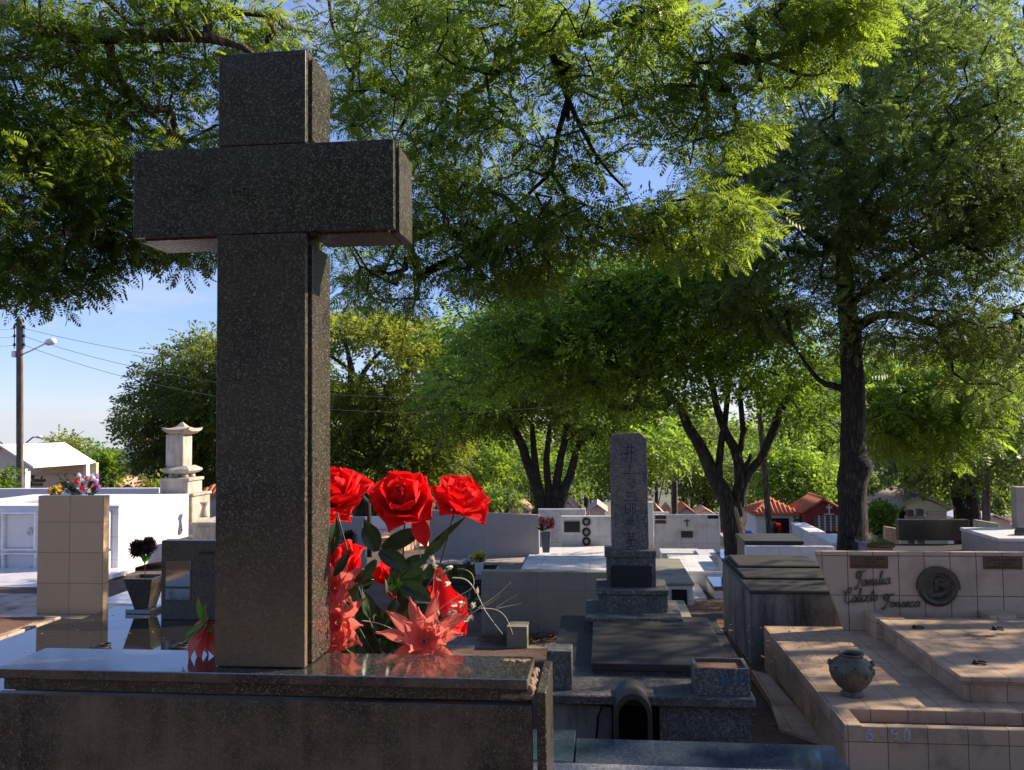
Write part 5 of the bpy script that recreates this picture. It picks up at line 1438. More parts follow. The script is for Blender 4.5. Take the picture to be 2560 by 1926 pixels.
for (u0, u1, v0, lb, f0, f1, vf) in ((2271, 2285, 1275, 'smaller left one of two dark block crosses rising behind the black headwall', 2267, 2289, 1291), (2295, 2310, 1273, 'larger right one of two dark block crosses rising behind the black headwall', 2290, 2316, 1290)):
    Yx = 13.2; r = thing('block_cross', lb, 'cross', (X(u0, 1300, Yx), Yx, Z(2290, 1340, Yx)))
    B().box(X(u0, 1290, Yx), X(u1, 1290, Yx), Yx, Yx+.1, Z(2290, 1360, Yx), Z(2290, v0, Yx), .003).build('upright', 'blackplate', r)
    B().box(X(f0, 1290, Yx), X(f1, 1290, Yx), Yx-.004, Yx+.104, Z(2290, 1302, Yx), Z(2290, vf, Yx), .003).build('crossbar', 'greypot', r)
headwall('tiled_headwall', 'cream tiled headwall right of the black headwall', 2441, 2497, 1300, 1362, 12.0, 'walltile', .1, zb=-.6, vr=1309)
headwall('beige_low_wall', 'small beige wall between the big trunk and the black headwall', 2214, 2249, 1317, 1362, 12.5, 'pinktile', .1, zb=-.6, vr=1323)
headwall('grey_pillar_stone', 'tall light grey stone cut off by the right photo edge', 2543, 2620, 1218, 1360, 11.0, 'greywall', .15, zb=-.4)
slabthing('stone_grave', 'grey grave box at the right photo edge behind the family tomb', 'grave slab', X(2498, 1370, 10), X(2640, 1370, 10), 10, 11, -.5, Z(2520, 1346, 10), 'greywall', cover=(.04, .01, 'marble'))
q = W(2554, 1340, 10.3); b = B().lathe([(.03, q.z-.06), (.05, q.z-.03), (.075, q.z+.02), (.07, q.z+.06), (.045, q.z+.09), (.05, q.z+.10), (.03, q.z+.09)], q.x, q.y, 20)
r = solo(b, 'bronze_vase', 'bronze', 'small bronze vase against the tall grey stone at the right edge', 'vase', (q.x, q.y, q.z-.06))
slabthing('stone_grave', 'dark low grave with pinkish box just right of the big trunk', 'grave slab', X(2170, 1360, 10.2), X(2232, 1360, 10.2), 10.2, 11, -.4, Z(2200, 1358, 10.2), 'bluegrey', cover=(.05, .02, 'black'))
# chapels
Yc3 = 30
r, (x0, x1, xm, zE, zR, zB) = chapel('red_roofed_chapel', 'white chapel with red barrel-tiled hip roof and open dark front', 1890, 1998, 1285, 1254, 1364, Yc3, 1.9, 'plaster', 'terracotta', hip=True, door=False, over=.12)
B().box(X(1917, 1300, Yc3), X(1972, 1300, Yc3), Yc3-.03, Yc3-.002, zB, zE-.15).build('open_front', 'hole', r)
wallscript('Familia', X(1983, 1302, Yc3), Yc3-.02, Z(1985, 1302, Yc3), .3, .06, r, 'plaque', .01, 'wall_lettering')
q = W(1937, 1322, Yc3-.4); bouquet('flower_bunch', 'dark red flowers in the shadowed front of the red-roofed chapel', (q.x, Yc3-.4, q.z-.2), .22, ['rose', 'darkpetal'], seed=15, nfl=6, fs=.10)
solo(B().box(X(1865, 1335, 26), X(1884, 1335, 26), 26, 26.5, gz(26), Z(1870, 1328, 26), .05), 'blue_tarp', 'blueplastic', 'small bright blue sheet at the foot of the forked tree', 'tarp', (X(1870, 1335, 26), 26, gz(26)))
r, (x0, x1, xm, zE, zR, zB) = chapel('red_chapel', 'dark red painted chapel with white cross on its gable and slatted windows', 2010, 2108, 1280, 1252, 1360, 29.5, 1.9, 'redwall', 'terracotta', door=False, over=.08)
c = W(2073, 1271, 29.4); b = B(); b.box(c.x-.025, c.x+.025, 29.38, 29.44, c.z-.18, c.z+.12); b.box(c.x-.10, c.x-.026, 29.38, 29.44, c.z-.0, c.z+.05); b.box(c.x+.026, c.x+.10, 29.38, 29.44, c.z-.0, c.z+.05); b.build('gable_cross', 'plaster', r)
b = B().box(c.x-.16, c.x+.16, 29.36, 29.46, c.z-.22, c.z-.185); b.build('cross_shelf', 'plaster', r)
for k in range(5):
    ua = 2034+k*14.5; xa_, xb_ = X(ua, 1305, 29.5), X(ua+11, 1305, 29.5)
    wd = B().box(xa_, xb_, 29.46, 29.498, Z(2060, 1326, 29.5), Z(2060, 1291, 29.5)).build('window', 'hole', r)
    b = B()
    for j in range(9): zz_ = Z(2060, 1325-j*4, 29.5); b.box(xa_, xb_, 29.44, 29.455, zz_, zz_+.022)
    b.build('shutter_slats', 'plaster' if False else 'agedstone', wd)
    B().box(xb_+.004, xb_+.05, 29.43, 29.498, Z(2060, 1328, 29.5), Z(2060, 1289, 29.5)).build('mullion', 'plaster', r)
r, (x0, x1, xm, zE, zR, zB) = chapel('yellow_chapel', 'pale yellow chapel with clay gable roof behind the black headwall', 2243, 2366, 1268, 1242, 1360, 27, 2.6, 'yellow', 'roofgrey', door=False, over=.18)
fr = B().box(X(2318, 1290, 27), X(2362, 1290, 27), 26.95, 26.998, Z(2340, 1303, 27), Z(2340, 1285, 27)).build('window', 'pinkwall', r)
B().box(X(2316, 1284, 27), X(2364, 1284, 27), 26.9, 26.998, Z(2340, 1284.5, 27), Z(2340, 1279, 27)).build('lintel', 'pinkwall', r)
b = B().lathe([(.12, 0), (.12, .02)], 0, 0, 16)
for q_ in b.bm.verts: q_.co = Vector((X(2256, 1292, 27)+q_.co.x*.9, 26.99-q_.co.z, Z(2256, 1292, 27)+q_.co.y*1.7))
b.build('oval_window', 'hole', r)
slabthing('stone_grave', 'white stepped grave panels in front of the red chapel', 'grave slab', X(2025, 1340, 22), X(2060, 1340, 22), 22, 24, gz(22)-.2, Z(2040, 1330, 22), 'marble', cover=(.05, .03, 'plaster'))
slabthing('stone_grave', 'bright white flat grave just left of the big trunk', 'grave slab', X(2080, 1360, 16), X(2140, 1360, 16), 16, 17.2, gz(16)-.2, Z(2100, 1356, 16), 'plaster', cover=(.05, .03, 'plaster'))
far = [  # u0,u1,eave,ridge,Y,wall,roof,label
    (2168, 2206, 1315, 1299, 30, 'orangewall', 'roofgrey', 'small orange chapel right of the big trunk'),
    (2438, 2526, 1305, 1288, 33, 'cream', 'roofwhite', 'cream house tomb with pale roof behind the square pole'),
    (2526, 2600, 1314, 1300, 36, 'plaster', 'rooffar', 'white house tomb at the right photo edge'),
    (1404, 1438, 1272, 1256, 44, 'plaster', 'rooffar', 'small white chapel left of the stele above the medallion wall'),
    (1474, 1512, 1277, 1263, 40, 'pinkwall', 'roofgrey', 'dark-gabled chapel directly left of the stele'),
    (1275, 1318, 1276, 1258, 46, 'pinkwall', 'rooffar', 'pinkish chapel above the right end of the grey headwall'),
    (1228, 1250, 1262, 1250, 52, 'pinkwall', 'rooffar', 'tiny chapel on the slope above the rose tips'),
    (1630, 1658, 1284, 1270, 44, 'orangewall', 'rooffar', 'orange chapel directly right of the stele'),
    (1662, 1684, 1282, 1268, 48, 'pinkwall', 'rooffar', 'pinkish chapel left of the short brown post'),
    (1696, 1736, 1284, 1268, 42, 'pinkwall', 'terracotta', 'terracotta-roofed chapel right of the short brown post'),
    (1744, 1784, 1286, 1274, 50, 'plaster', 'rooffar', 'white chapel above the right end of the crucifix wall'),
    (1862, 1888, 1305, 1290, 36, 'plaster', 'rooffar', 'white chapel peeking past the forked tree'),
    (1004, 1040, 1272, 1258, 46, 'orangewall', 'rooffar', 'orange-walled chapel seen between the first two roses'),
    (930, 970, 1276, 1262, 40, 'orangewall', 'rooffar', 'orange-walled chapel seen left of the second rose'),
    (255, 300, 1216, 1198, 50, 'orangewall', 'rooffar', 'far orange house left of the pagoda pillar'),
    (470, 520, 1210, 1190, 60, 'plaster', 'rooffar', 'far white house behind the pagoda pillar'),
    (300, 345, 1224, 1212, 46, 'pinkwall', 'rooffar', 'far pink house between the flowers and the pagoda pillar'),
]
for (u0, u1, ve, vr, Y, wl, rf, lb) in far:
    chapel('chapel_tomb', lb, u0, u1, ve, vr, ve+40, Y, 2.6, wl, rf, over=.14)
# graves in the sun between the chapels and the near walls
rg = random.Random(31)
mats = ['marble', 'plaster', 'pinkwall', 'agedstone', 'darkslab', 'orangewall', 'greywall']
where = []
k = 0
for row, Y in enumerate((19, 23.5, 27.5, 33, 38, 44, 51)):
    for j in range(7):
        u = 640+j*290+rg.uniform(-90, 90)+row*37
        if Y < 30 and u > 1050: continue
        if Y > 30 and 1870 < u < 2400 and Y < 35: continue
        x = X(u, 1300, Y); w_ = rg.uniform(.45, .75); h = rg.uniform(.35, .8); g = gz(Y)
        m1 = rg.choice(mats); k += 1
        r = thing('headstone_grave', '', 'grave', (x, Y, g), 'graves scattered in the sun down the slope')
        r['label'] = 'one of the many small grave boxes with upright headstone scattered down the slope'
        B().box(x-w_, x+w_, Y, Y+1.8, g-.3, g+h*.6, .01).build('body', m1, r)
        B().box(x-w_-.03, x+w_+.03, Y-.03, Y+1.83, g+h*.6+.001, g+h*.6+.06, .01).build('cover_slab', m1, r)
        if k % 3 == 0:
            zc__ = g+h*.6+.06; xx_ = x
            B().box(xx_-.05, xx_+.05, Y+1.66, Y+1.74, zc__, zc__+1.3, .01).box(xx_-.3, xx_-.051, Y+1.66, Y+1.74, zc__+.85, zc__+.95, .01).box(xx_+.051, xx_+.3, Y+1.66, Y+1.74, zc__+.85, zc__+.95, .01).build('cross_marker', rg.choice(['plaster', 'iron']), r)
        B().box(x-w_*.8, x+w_*.8, Y+1.5, Y+1.62, g+h*.6+.061, g+h*.6+.061+rg.uniform(.3, .8), .01).build('headstone', rg.choice(mats), r)
# dark arch marker behind the roses
Yx = 16; c = W(905, 1260, Yx)
b = B(); x0, x1 = X(894, 1280, Yx), X(930, 1280, Yx)
b.tube([(x0, Yx, gz(Yx)), (x0, Yx, c.z-.05), (x0+.05, Yx, c.z+.08), ((x0+x1)/2-.03, Yx, c.z+.12), (x1-.08, Yx, c.z+.02), (x1-.06, Yx, gz(Yx))], .06, 8)
solo(b, 'dark_arch_marker', 'hole', 'dark arched grave marker showing between the first and second rose', 'grave marker', (x0, Yx, gz(Yx)))

# leaf litter on the earth and a little on the slabs
rs = np.random.RandomState(3)
def litter(name, label, area, n, zf, mats='drybrush', size=.035):
    b = B()
    for i in range(n):
        x = rs.uniform(area[0], area[1]); y = rs.uniform(area[2], area[3]); z = zf(x, y)
        a = rs.uniform(0, 6.28); l_ = size*rs.uniform(.5, 1.3); w_ = l_*rs.uniform(.2, .45)
        ca, sa = math.cos(a), math.sin(a); h = rs.uniform(.001, .012)
        b.quad((x, y, z+.003), (x+ca*l_*.5-sa*w_, y+sa*l_*.5+ca*w_, z+h), (x+ca*l_, y+sa*l_, z+.004), (x+ca*l_*.5+sa*w_, y+sa*l_*.5-ca*w_, z+h*.5))
    return tag(b.build(name, mats, None, (0, 0, 0)), label, None, None, 'stuff')
litter('leaf_litter', 'dry brown fallen leaves scattered over the earth between the tombs', (.8, 3.2, 3.6, 12.5), 3600, lambda x, y: gz(y))
litter('slab_leaf_litter', 'sparse small dry leaves on the tiled platform', (1.25, 3.4, 4.65, 6.2), 110, lambda x, y: .264, size=.02)
litter('slab_leaf_litter', 'sparse small dry leaves on the dark stele tomb slab', (.62, 1.55, 5.05, 6.0), 90, lambda x, y: zs_top, size=.022)
litter('slab_leaf_litter', 'sparse specks of leaf on the black polished tomb', (-3.3, -1.6, 4.0, 5.1), 60, lambda x, y: .60, size=.018)
litter('slab_leaf_litter', 'sparse dry leaves caught on the tiled kerb planting bed', (1.25, 3.4, 4.40, 4.58), 160, lambda x, y: .198, size=.03)

# ---------------------------------------------------------------- town on the far hill
def house(Y, x, w_, d_, h, wall, roof, name, label):
    g = gz(Y)-.5; r = thing(name, label, 'house', (x, Y, g), 'houses of the town on the far hill')
    B().box(x-w_/2, x+w_/2, Y, Y+d_, g, g+h).build('wall', wall, r)
    b = B(); zt_ = g+h; b.prism([(x-w_/2-.5, Y-.5, zt_), (x+w_/2+.5, Y-.5, zt_), (x, Y-.5, zt_+w_*.22)], (0, d_+1, 0)); b.build('roof', roof, r)
    return r
rg = random.Random(77)
protos = [house(400, 0, rg.uniform(9, 15), 8, rg.uniform(3.2, 6), rg.choice(['plaster', 'cream', 'pinkwall', 'palestone']), rg.choice(['rooffar', 'terracotta', 'roofgrey', 'roofwhite']), 'town_house', 'one of the small tiled-roof houses of the town covering the far hill') for _ in range(8)]
kids = [list(q_.children) for q_ in protos]
for i in range(150):
    k = i % 8; src = protos[k]
    Y = rg.uniform(440, 620); x = rg.uniform(-.62, .62)*Y
    if i < 8: o = src
    else:
        o = src.copy(); C.objects.link(o)
        for ch in kids[k]: c2 = ch.copy(); C.objects.link(c2); c2.parent = o
    o.location = (x, Y, gz(Y)-.5); o.rotation_euler.z = rg.uniform(-.5, .5)
# ---------------------------------------------------------------- trees
def frond(kind):
    """quads (n,4,3) of one pinnate leaf, length 1 along +x, lying in xy, arching down"""
    q = []
    if kind == 'feather':
        n, x0, ang, pl, pw = 6, .14, 64, .42, .125
    elif kind == 'needle':
        n, x0, ang, pl, pw = 6, .10, 34, .42, .055
    elif kind == 'coarse':
        n, x0, ang, pl, pw = 4, .12, 52, .46, .17
    else:
        n, x0, ang, pl, pw = 3, .10, 50, .50, .26
    for i in range(n):
        t_ = i/(n-1); x = x0+(.95-x0)*t_; z = -.28*x*x
        l_ = pl*math.sin(math.pi*(.22+.62*t_))
        for s_ in (-1, 1):
            a = R(ang-18*t_); dx, dy = math.cos(a)*l_, math.sin(a)*l_*s_
            nx, ny = -math.sin(a)*s_*pw*.5, math.cos(a)*pw*.5
            m_ = .5
            q.append([(x, 0, z), (x+dx*m_-nx*s_*s_, dy*m_-ny*s_, z-.02), (x+dx, dy, z-.10*l_/pl), (x+dx*m_+nx*s_*s_, dy*m_+ny*s_, z-.05)])
    q.append([(.88, 0, -.22), (1.0, -pw*.5, -.28), (1.14, 0, -.38), (1.0, pw*.5, -.28)])
    if kind in ('feather', 'needle'): q.append([(0, -.006, 0), (.95, -.003, -.26), (.95, .003, -.26), (0, .006, 0)])
    return np.array(q, dtype=np.float32)
FR = {k: frond(k) for k in ('feather', 'needle', 'coarse', 'big')}
def leaf_mesh(name, pos, dirs, size, tint, kind, mat, parent, org, roll=.5, rs=None, up=1.0):
    n = len(pos); fr = FR[kind]; q = len(fr)
    d = dirs/np.linalg.norm(dirs, axis=1, keepdims=True)
    z = rs.normal(0, roll, (n, 3)) + np.array([0, 0, up])
    z = z - d*np.sum(z*d, 1, keepdims=True); z /= np.linalg.norm(z, axis=1, keepdims=True)
    y = np.cross(z, d)
    f = fr.reshape(-1, 3)
    v = pos[:, None, :] + size[:, None, None]*(f[None, :, 0, None]*d[:, None, :] + f[None, :, 1, None]*y[:, None, :] + f[None, :, 2, None]*z[:, None, :])
    v = (v.reshape(-1, 3) - np.array(org)).astype(np.float32)
    me = bpy.data.meshes.new(name)
    nv = len(v); nf = nv//4
    me.vertices.add(nv); me.vertices.foreach_set('co', v.ravel())
    me.loops.add(nv); me.loops.foreach_set('vertex_index', np.arange(nv, dtype=np.int32))
    me.polygons.add(nf); me.polygons.foreach_set('loop_start', np.arange(0, nv, 4, dtype=np.int32))
    me.update(calc_edges=True)
    at = me.attributes.new('tint', 'FLOAT', 'POINT')
    at.data.foreach_set('value', np.repeat(tint, q*4).astype(np.float32))
    me.materials.append(M[mat])
    o = bpy.data.objects.new(name, me); C.objects.link(o); o.parent = parent
    return o
def grow(limbs, crowns, seed, step=.5, rtip=.006, wob=.12, per=None):
    """limbs: polylines of (Vector, radius); crowns: (centre, (rx,ry,rz), n tips). Returns tubes and tips"""
    rs = np.random.RandomState(seed)
    nodes, tubes = [], []
    for pl in limbs:
        P = [p for p, r in pl]; Rr = [r for p, r in pl]
        pts, rad = [], []
        for i in range(len(P)-1):
            p0, p1, p2, p3 = P[max(i-1, 0)], P[i], P[i+1], P[min(i+2, len(P)-1)]
            k = max(2, int((p2-p1).length/step)+1)
            for j in range(k):
                t_ = j/k
                pts.append(.5*((2*p1)+(p2-p0)*t_+(2*p0-5*p1+4*p2-p3)*t_*t_+(3*p1-p0-3*p2+p3)*t_**3)); rad.append(Rr[i]+(Rr[i+1]-Rr[i])*t_)
        pts.append(P[-1]); rad.append(Rr[-1])
        pts = [p+Vector(rs.normal(0, .10, 3))*r for p, r in zip(pts, rad)]
        tubes.append((pts, rad))
        for p, r in list(zip(pts, rad))[len(pts)//3:]: nodes.append(np.array(p))
    A = []
    for (c, rr, n) in crowns:
        k = 0
        while k < n:
            p = rs.uniform(-1, 1, 3); l_ = np.linalg.norm(p)
            if l_ > 1 or l_ < .25: continue
            if rs.rand() > .35+.65*l_: continue
            A.append(np.array(c)+p*np.array(rr)); k += 1
    A = np.array(A)
    base = len(nodes)
    N_ = np.array(nodes); dist = np.min(np.linalg.norm(A[:, None, :]-N_[None, :, :], axis=2), axis=1)
    order = np.argsort(dist)
    pos = [n for n in nodes]; par = [-1]*base; tips = []
    arr = np.zeros((base+len(A)*8, 3)); arr[:base] = N_; cnt = base
    for i in order:
        a = A[i]; dd = np.linalg.norm(arr[:cnt]-a, axis=1); j = int(np.argmin(dd)); L_ = dd[j]
        k = max(1, min(6, int(L_/step)+1)); prev = j; s0 = arr[j].copy()
        bend = rs.normal(0, wob, 3)*L_
        for q_ in range(1, k+1):
            t_ = q_/k; p = s0+(a-s0)*t_+bend*math.sin(math.pi*t_)+np.array([0, 0, .10*L_*math.sin(math.pi*t_)])
            arr[cnt] = p; par.append(prev); prev = cnt; cnt += 1
        tips.append(prev)
    w_ = np.zeros(cnt)
    for t_ in tips: w_[t_] += 1
    for i in range(cnt-1, base-1, -1): w_[par[i]] += w_[i]
    return arr[:cnt], par, w_, tips, tubes, base
def tree(name, label, base, limbs, crowns, seed, leafm='leaf_near', kind='feather', fl=.28, nfr=12, bark='bark', rtip=.006, rc=.22, group=None, out=.3, droop=.25, maxr=.05, step=.5, tmean=.45, tvar=.22, top_tint=.25, up=1.0, cat='tree', twigs=True):
    r = thing(name, label, cat, base, group)
    arr, par, w_, tips, tubes, nb = grow(limbs, crowns, seed, step, rtip)
    rs = np.random.RandomState(seed+1)
    b = B()
    for pts, rad in tubes:
        b.tube(pts, rad, 10 if rad[0] > .05 else 7)
    b.build('trunk', bark, r)
    if twigs:
        b = B()
        def rad(i): return min(maxr, rtip*math.sqrt(max(w_[i], 1)))
        kids = {}
        for i in range(nb, len(par)): kids.setdefault(par[i], []).append(i)
        starts = [i for i in range(nb, len(par)) if par[i] < nb or len(kids.get(par[i], [])) > 1]
        for s_ in starts:
            ch = [par[s_], s_]
            while len(kids.get(ch[-1], [])) == 1: ch.append(kids[ch[-1]][0])
            rr = [rad(i) for i in ch]; rr[0] = rr[1]
            b.tube([Vector(arr[i]) for i in ch], rr, 4 if rr[0] < .02 else 6, False)
        b.build('branches', bark, r)
    T = arr[tips]; cen = T.mean(0); zmin, zmax = T[:, 2].min(), T[:, 2].max()
    n = len(T)*nfr
    idx = np.repeat(np.arange(len(T)), nfr)
    loc = rs.normal(0, 1, (n, 3)); loc[:, 2] *= .45; nl = np.linalg.norm(loc, axis=1, keepdims=True)
    pos = T[idx] + loc/nl*rc*np.cbrt(rs.rand(n, 1))
    outw = T-cen; outw[:, 2] *= .4; outw /= (np.linalg.norm(outw, axis=1, keepdims=True)+1e-6)
    d = loc/nl*1.0 + outw[idx]*out + np.array([0, 0, -droop]) + rs.normal(0, .25, (n, 3))
    size = fl*rs.uniform(.65, 1.2, n)
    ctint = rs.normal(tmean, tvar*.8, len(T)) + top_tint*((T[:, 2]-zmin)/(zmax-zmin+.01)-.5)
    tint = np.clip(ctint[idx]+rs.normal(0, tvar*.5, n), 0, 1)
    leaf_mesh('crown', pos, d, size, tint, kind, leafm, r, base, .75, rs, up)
    return r
def PL(*pts):      # (u, v, Y, r)
    return [(W(u, v, Y), r_) for u, v, Y, r_ in pts]
def CRW(u, v, Y, ru, rv, ry, n):
    return (tuple(W(u, v, Y)), (ru*Y/F, ry, rv*Y/F), n)
def V3(x, y, z): return Vector((x, y, z))

M['leaf_olive'] = leafmat('olive_leaf', (.035, .055, .014), (.08, .105, .024), (.20, .20, .035), (.34, .42, .05), .45)
M['leaf_mid2'] = leafmat('fresh_green_leaf', (.028, .065, .014), (.06, .13, .024), (.13, .21, .035), (.36, .56, .05), .5)
# overhanging tree from the left: thick pale limb across the corner
bx = V3(-5.2, 5.0, 0)
tree('overhanging_tree', 'broad feathery-leaved tree whose thick limb and dark foliage hang over the upper left corner', bx,
     [[(bx, .22), (V3(-5.1, 5.0, 2), .19), (W(-330, 140, 5.28), 0.136), (W(-60, 20, 5.28), 0.093), (W(110, 78, 5.28), 0.072), (W(270, 88, 5.28), 0.055), (W(400, 86, 5.28), 0.047), (W(520, 96, 5.28), 0.038), (W(610, 120, 5.28), 0.025), (W(680, 180, 5.36), 0.010)],
      PL((-60, 20, 5.28, .08), (120, 60, 5.52, .05), (200, 130, 5.60, .03), (330, 260, 5.76, .018)),
      PL((-330, 140, 5.28, .08), (-150, 300, 5.44, .05), (30, 420, 5.60, .03), (200, 520, 5.76, .015)),
      PL((270, 88, 5.28, .04), (300, 200, 5.44, .02), (430, 330, 5.52, .012))],
     [CRW(90, 230, 5.44, 230, 190, 1.0, 170), CRW(40, 470, 5.28, 180, 190, .9, 150), CRW(120, 640, 5.60, 150, 90, .8, 60), CRW(330, 430, 5.76, 190, 110, .8, 80), CRW(440, 600, 6.08, 140, 75, .7, 70), CRW(280, 560, 5.76, 90, 70, .6, 26), CRW(330, 60, 5.28, 260, 90, .9, 85),
      CRW(620, 60, 5.76, 130, 90, .8, 50), CRW(500, 300, 6.24, 170, 120, 1.0, 62), CRW(40, 720, 5.28, 100, 40, .5, 22)],
     11, 'leaf_near', 'feather', .128, 15, bark='barkpale', rc=.13, tmean=.40, tvar=.3, top_tint=.5, rtip=.0045, step=.35)
# overhanging crown in the middle, trunk off the right edge
bx = V3(7.6, 2.4, 0)
tree('overhanging_tree', 'feathery-leaved tree whose bright yellow-green crown hangs over the top centre', bx,
     [[(bx, .26), (V3(7.4, 2.6, 2.4), .22), (V3(6.0, 4.0, 4.9), .17), (W(2050, -330, 6.6), .13), (W(1750, -60, 7.0), .09), (W(1640, 40, 7.2), .07), (W(1500, 70, 7.4), .045), (W(1300, 150, 7.6), .03), (W(1150, 260, 7.8), .018)],
      PL((2050, -330, 6.6, .10), (1600, -200, 7.0, .06), (1380, -60, 7.2, .045), (1360, 60, 7.3, .035), (1420, 250, 7.4, .025), (1490, 390, 7.4, .016), (1560, 470, 7.5, .010)),
      PL((1600, -200, 7.0, .05), (1200, -150, 7.4, .035), (860, -60, 7.8, .022), (830, 60, 7.8, .016), (880, 160, 7.9, .014), (960, 230, 8.0, .010)),
      PL((1640, 40, 7.2, .05), (1700, 130, 7.2, .03), (1780, 200, 7.0, .018)),
      PL((1420, 250, 7.4, .03), (1380, 430, 7.6, .02), (1480, 560, 7.5, .013), (1600, 600, 7.4, .008)),
      PL((1380, 430, 7.6, .02), (1240, 560, 7.9, .013), (1130, 650, 8.0, .008))],
     [CRW(1010, 110, 7.8, 200, 140, 1.2, 150), CRW(950, 300, 8.0, 130, 110, .9, 66), CRW(1230, 130, 7.4, 200, 170, 1.2, 150), CRW(1200, 380, 7.6, 190, 130, 1.1, 105), CRW(1120, 560, 8.0, 180, 120, 1.0, 110), CRW(900, 560, 8.2, 120, 140, .9, 60), CRW(1500, 90, 7.2, 200, 130, 1.2, 105),
      CRW(1680, 180, 7.2, 150, 120, 1.0, 80), CRW(1980, 90, 7.0, 170, 90, 1.0, 110), CRW(2090, 60, 6.9, 90, 60, .7, 46), CRW(1450, 360, 7.4, 110, 110, .8, 34), CRW(1440, 560, 7.6, 190, 70, .8, 75), CRW(1740, 560, 7.3, 180, 70, .8, 110), CRW(1230, 700, 8.0, 180, 50, .8, 62),
      CRW(960, 720, 8.4, 140, 60, .8, 40), CRW(1780, 320, 7.3, 150, 80, .9, 54), CRW(1600, 300, 7.3, 50, 60, .5, 10), CRW(1330, 620, 7.8, 150, 80, .8, 44)],
     22, 'leaf_near', 'feather', .150, 12, rc=.15, tmean=.62, tvar=.36, top_tint=.45, rtip=.0045, step=.35)
# big dark tree at the right
Yt = 11.0
bx = W(2135, 1440, Yt); bx.z = gz(Yt)-.1
tree('large_dark_tree', 'large dark fine-leaved tree with thick burled trunk filling the right side', bx,
     [[(bx, .23), (W(2133, 1370, Yt), .185), (W(2132, 1250, Yt), .168), (W(2142, 1185, Yt), .198), (W(2138, 1150, Yt), .185), (W(2134, 1110, Yt), .150), (W(2134, 1000, Yt), .148), (W(2128, 900, Yt), .135), (W(2122, 780, Yt), .12), (W(2110, 600, Yt), .09), (W(2130, 400, Yt), .06), (W(2180, 150, Yt), .03)],
      PL((2132, 990, Yt, .06), (2100, 968, Yt, .05), (2066, 962, Yt, .04), (2030, 930, 11.2, .025), (1980, 860, 11.3, .012)),
      PL((2122, 830, Yt, .08), (2190, 790, Yt, .06), (2260, 790, Yt, .05), (2350, 815, 11, .035), (2440, 800, 10.8, .025), (2560, 760, 10.6, .012)),
      PL((2110, 640, Yt, .07), (2000, 560, 11, .045), (1880, 470, 11, .02)), PL((2112, 620, Yt, .06), (2240, 480, 11, .04), (2400, 330, 11, .02)),
      PL((2122, 760, Yt, .06), (2300, 640, 10.8, .035), (2480, 560, 10.5, .02))],
     [CRW(2150, 260, 11, 250, 230, 1.9, 230), CRW(2390, 230, 11, 230, 240, 1.8, 210), CRW(2000, 520, 11, 250, 170, 1.9, 170), CRW(2280, 560, 11, 280, 180, 1.9, 240), CRW(2500, 620, 10.8, 150, 190, 1.5, 100), CRW(1870, 720, 11.3, 170, 110, 1.4, 75), CRW(2120, 790, 11.3, 250, 100, 1.5, 80),
      CRW(1850, 430, 11, 120, 90, 1.2, 50), CRW(2500, 900, 10.8, 120, 120, 1.0, 46), CRW(2330, 60, 11, 260, 90, 1.5, 70), CRW(2380, 830, 10.8, 190, 60, 1.2, 70), CRW(2480, 420, 10.5, 140, 200, 1.4, 90), CRW(2220, 420, 10.2, 260, 200, 1.2, 60)],
     33, 'leaf_dark', 'feather', .165, 20, rc=.25, tmean=.50, tvar=.32, top_tint=.7, droop=.05, rtip=.0055, step=.5)
# forked tree
Yt = 13.0
bx = W(1835, 1400, Yt); bx.z = gz(Yt)-.1
tree('forked_tree', 'dark forked tree with several leaning stems and a wide layered crown, right of the stele', bx,
     [[(bx, .20), (W(1834, 1380, Yt), .17), (W(1830, 1290, Yt), .165), (W(1812, 1240, Yt), .13), (W(1780, 1180, Yt), .11), (W(1752, 1120, Yt), .095), (W(1722, 1070, Yt), .08), (W(1700, 1020, Yt), .06), (W(1640, 960, Yt), .035)],
      PL((1840, 1290, Yt, .10), (1846, 1230, Yt, .095), (1850, 1180, Yt, .085), (1835, 1120, Yt, .075), (1800, 1050, Yt, .06), (1785, 980, Yt, .05), (1760, 880, Yt, .03)),
      PL((1846, 1260, Yt, .10), (1862, 1200, Yt, .075), (1900, 1150, Yt, .065), (1925, 1100, Yt, .062), (1950, 1030, Yt, .06), (1990, 975, Yt, .05), (2060, 930, Yt, .03)),
      PL((1795, 1200, Yt, .06), (1800, 1120, Yt, .055), (1812, 1060, Yt, .045), (1822, 960, Yt, .035)),
      PL((1842, 1150, Yt, .05), (1858, 1080, Yt, .045), (1850, 980, Yt, .04), (1870, 900, Yt, .025)),
      PL((1852, 1180, Yt, .04), (1872, 1150, Yt, .03), (1876, 1135, Yt, .02))],
     [CRW(1480, 850, 12.8, 250, 110, 1.8, 200), CRW(1720, 800, 12.6, 240, 130, 1.8, 180), CRW(1330, 870, 12.6, 150, 90, 1.3, 90), CRW(1900, 880, 12.8, 180, 100, 1.5, 110), CRW(1620, 975, 13, 200, 50, 1.5, 70), CRW(1200, 960, 13, 90, 50, 1.1, 34), CRW(1560, 720, 12.8, 220, 70, 1.4, 90), CRW(1420, 740, 12.8, 180, 60, 1.2, 60), CRW(1760, 680, 12.6, 180, 70, 1.3, 60), CRW(1990, 1000, 13.2, 110, 60, 1.0, 34)],
     44, 'leaf_mid2', 'coarse', .21, 22, rc=.24, tmean=.45, tvar=.42, top_tint=.5, droop=.05, rtip=.0055, step=.5)
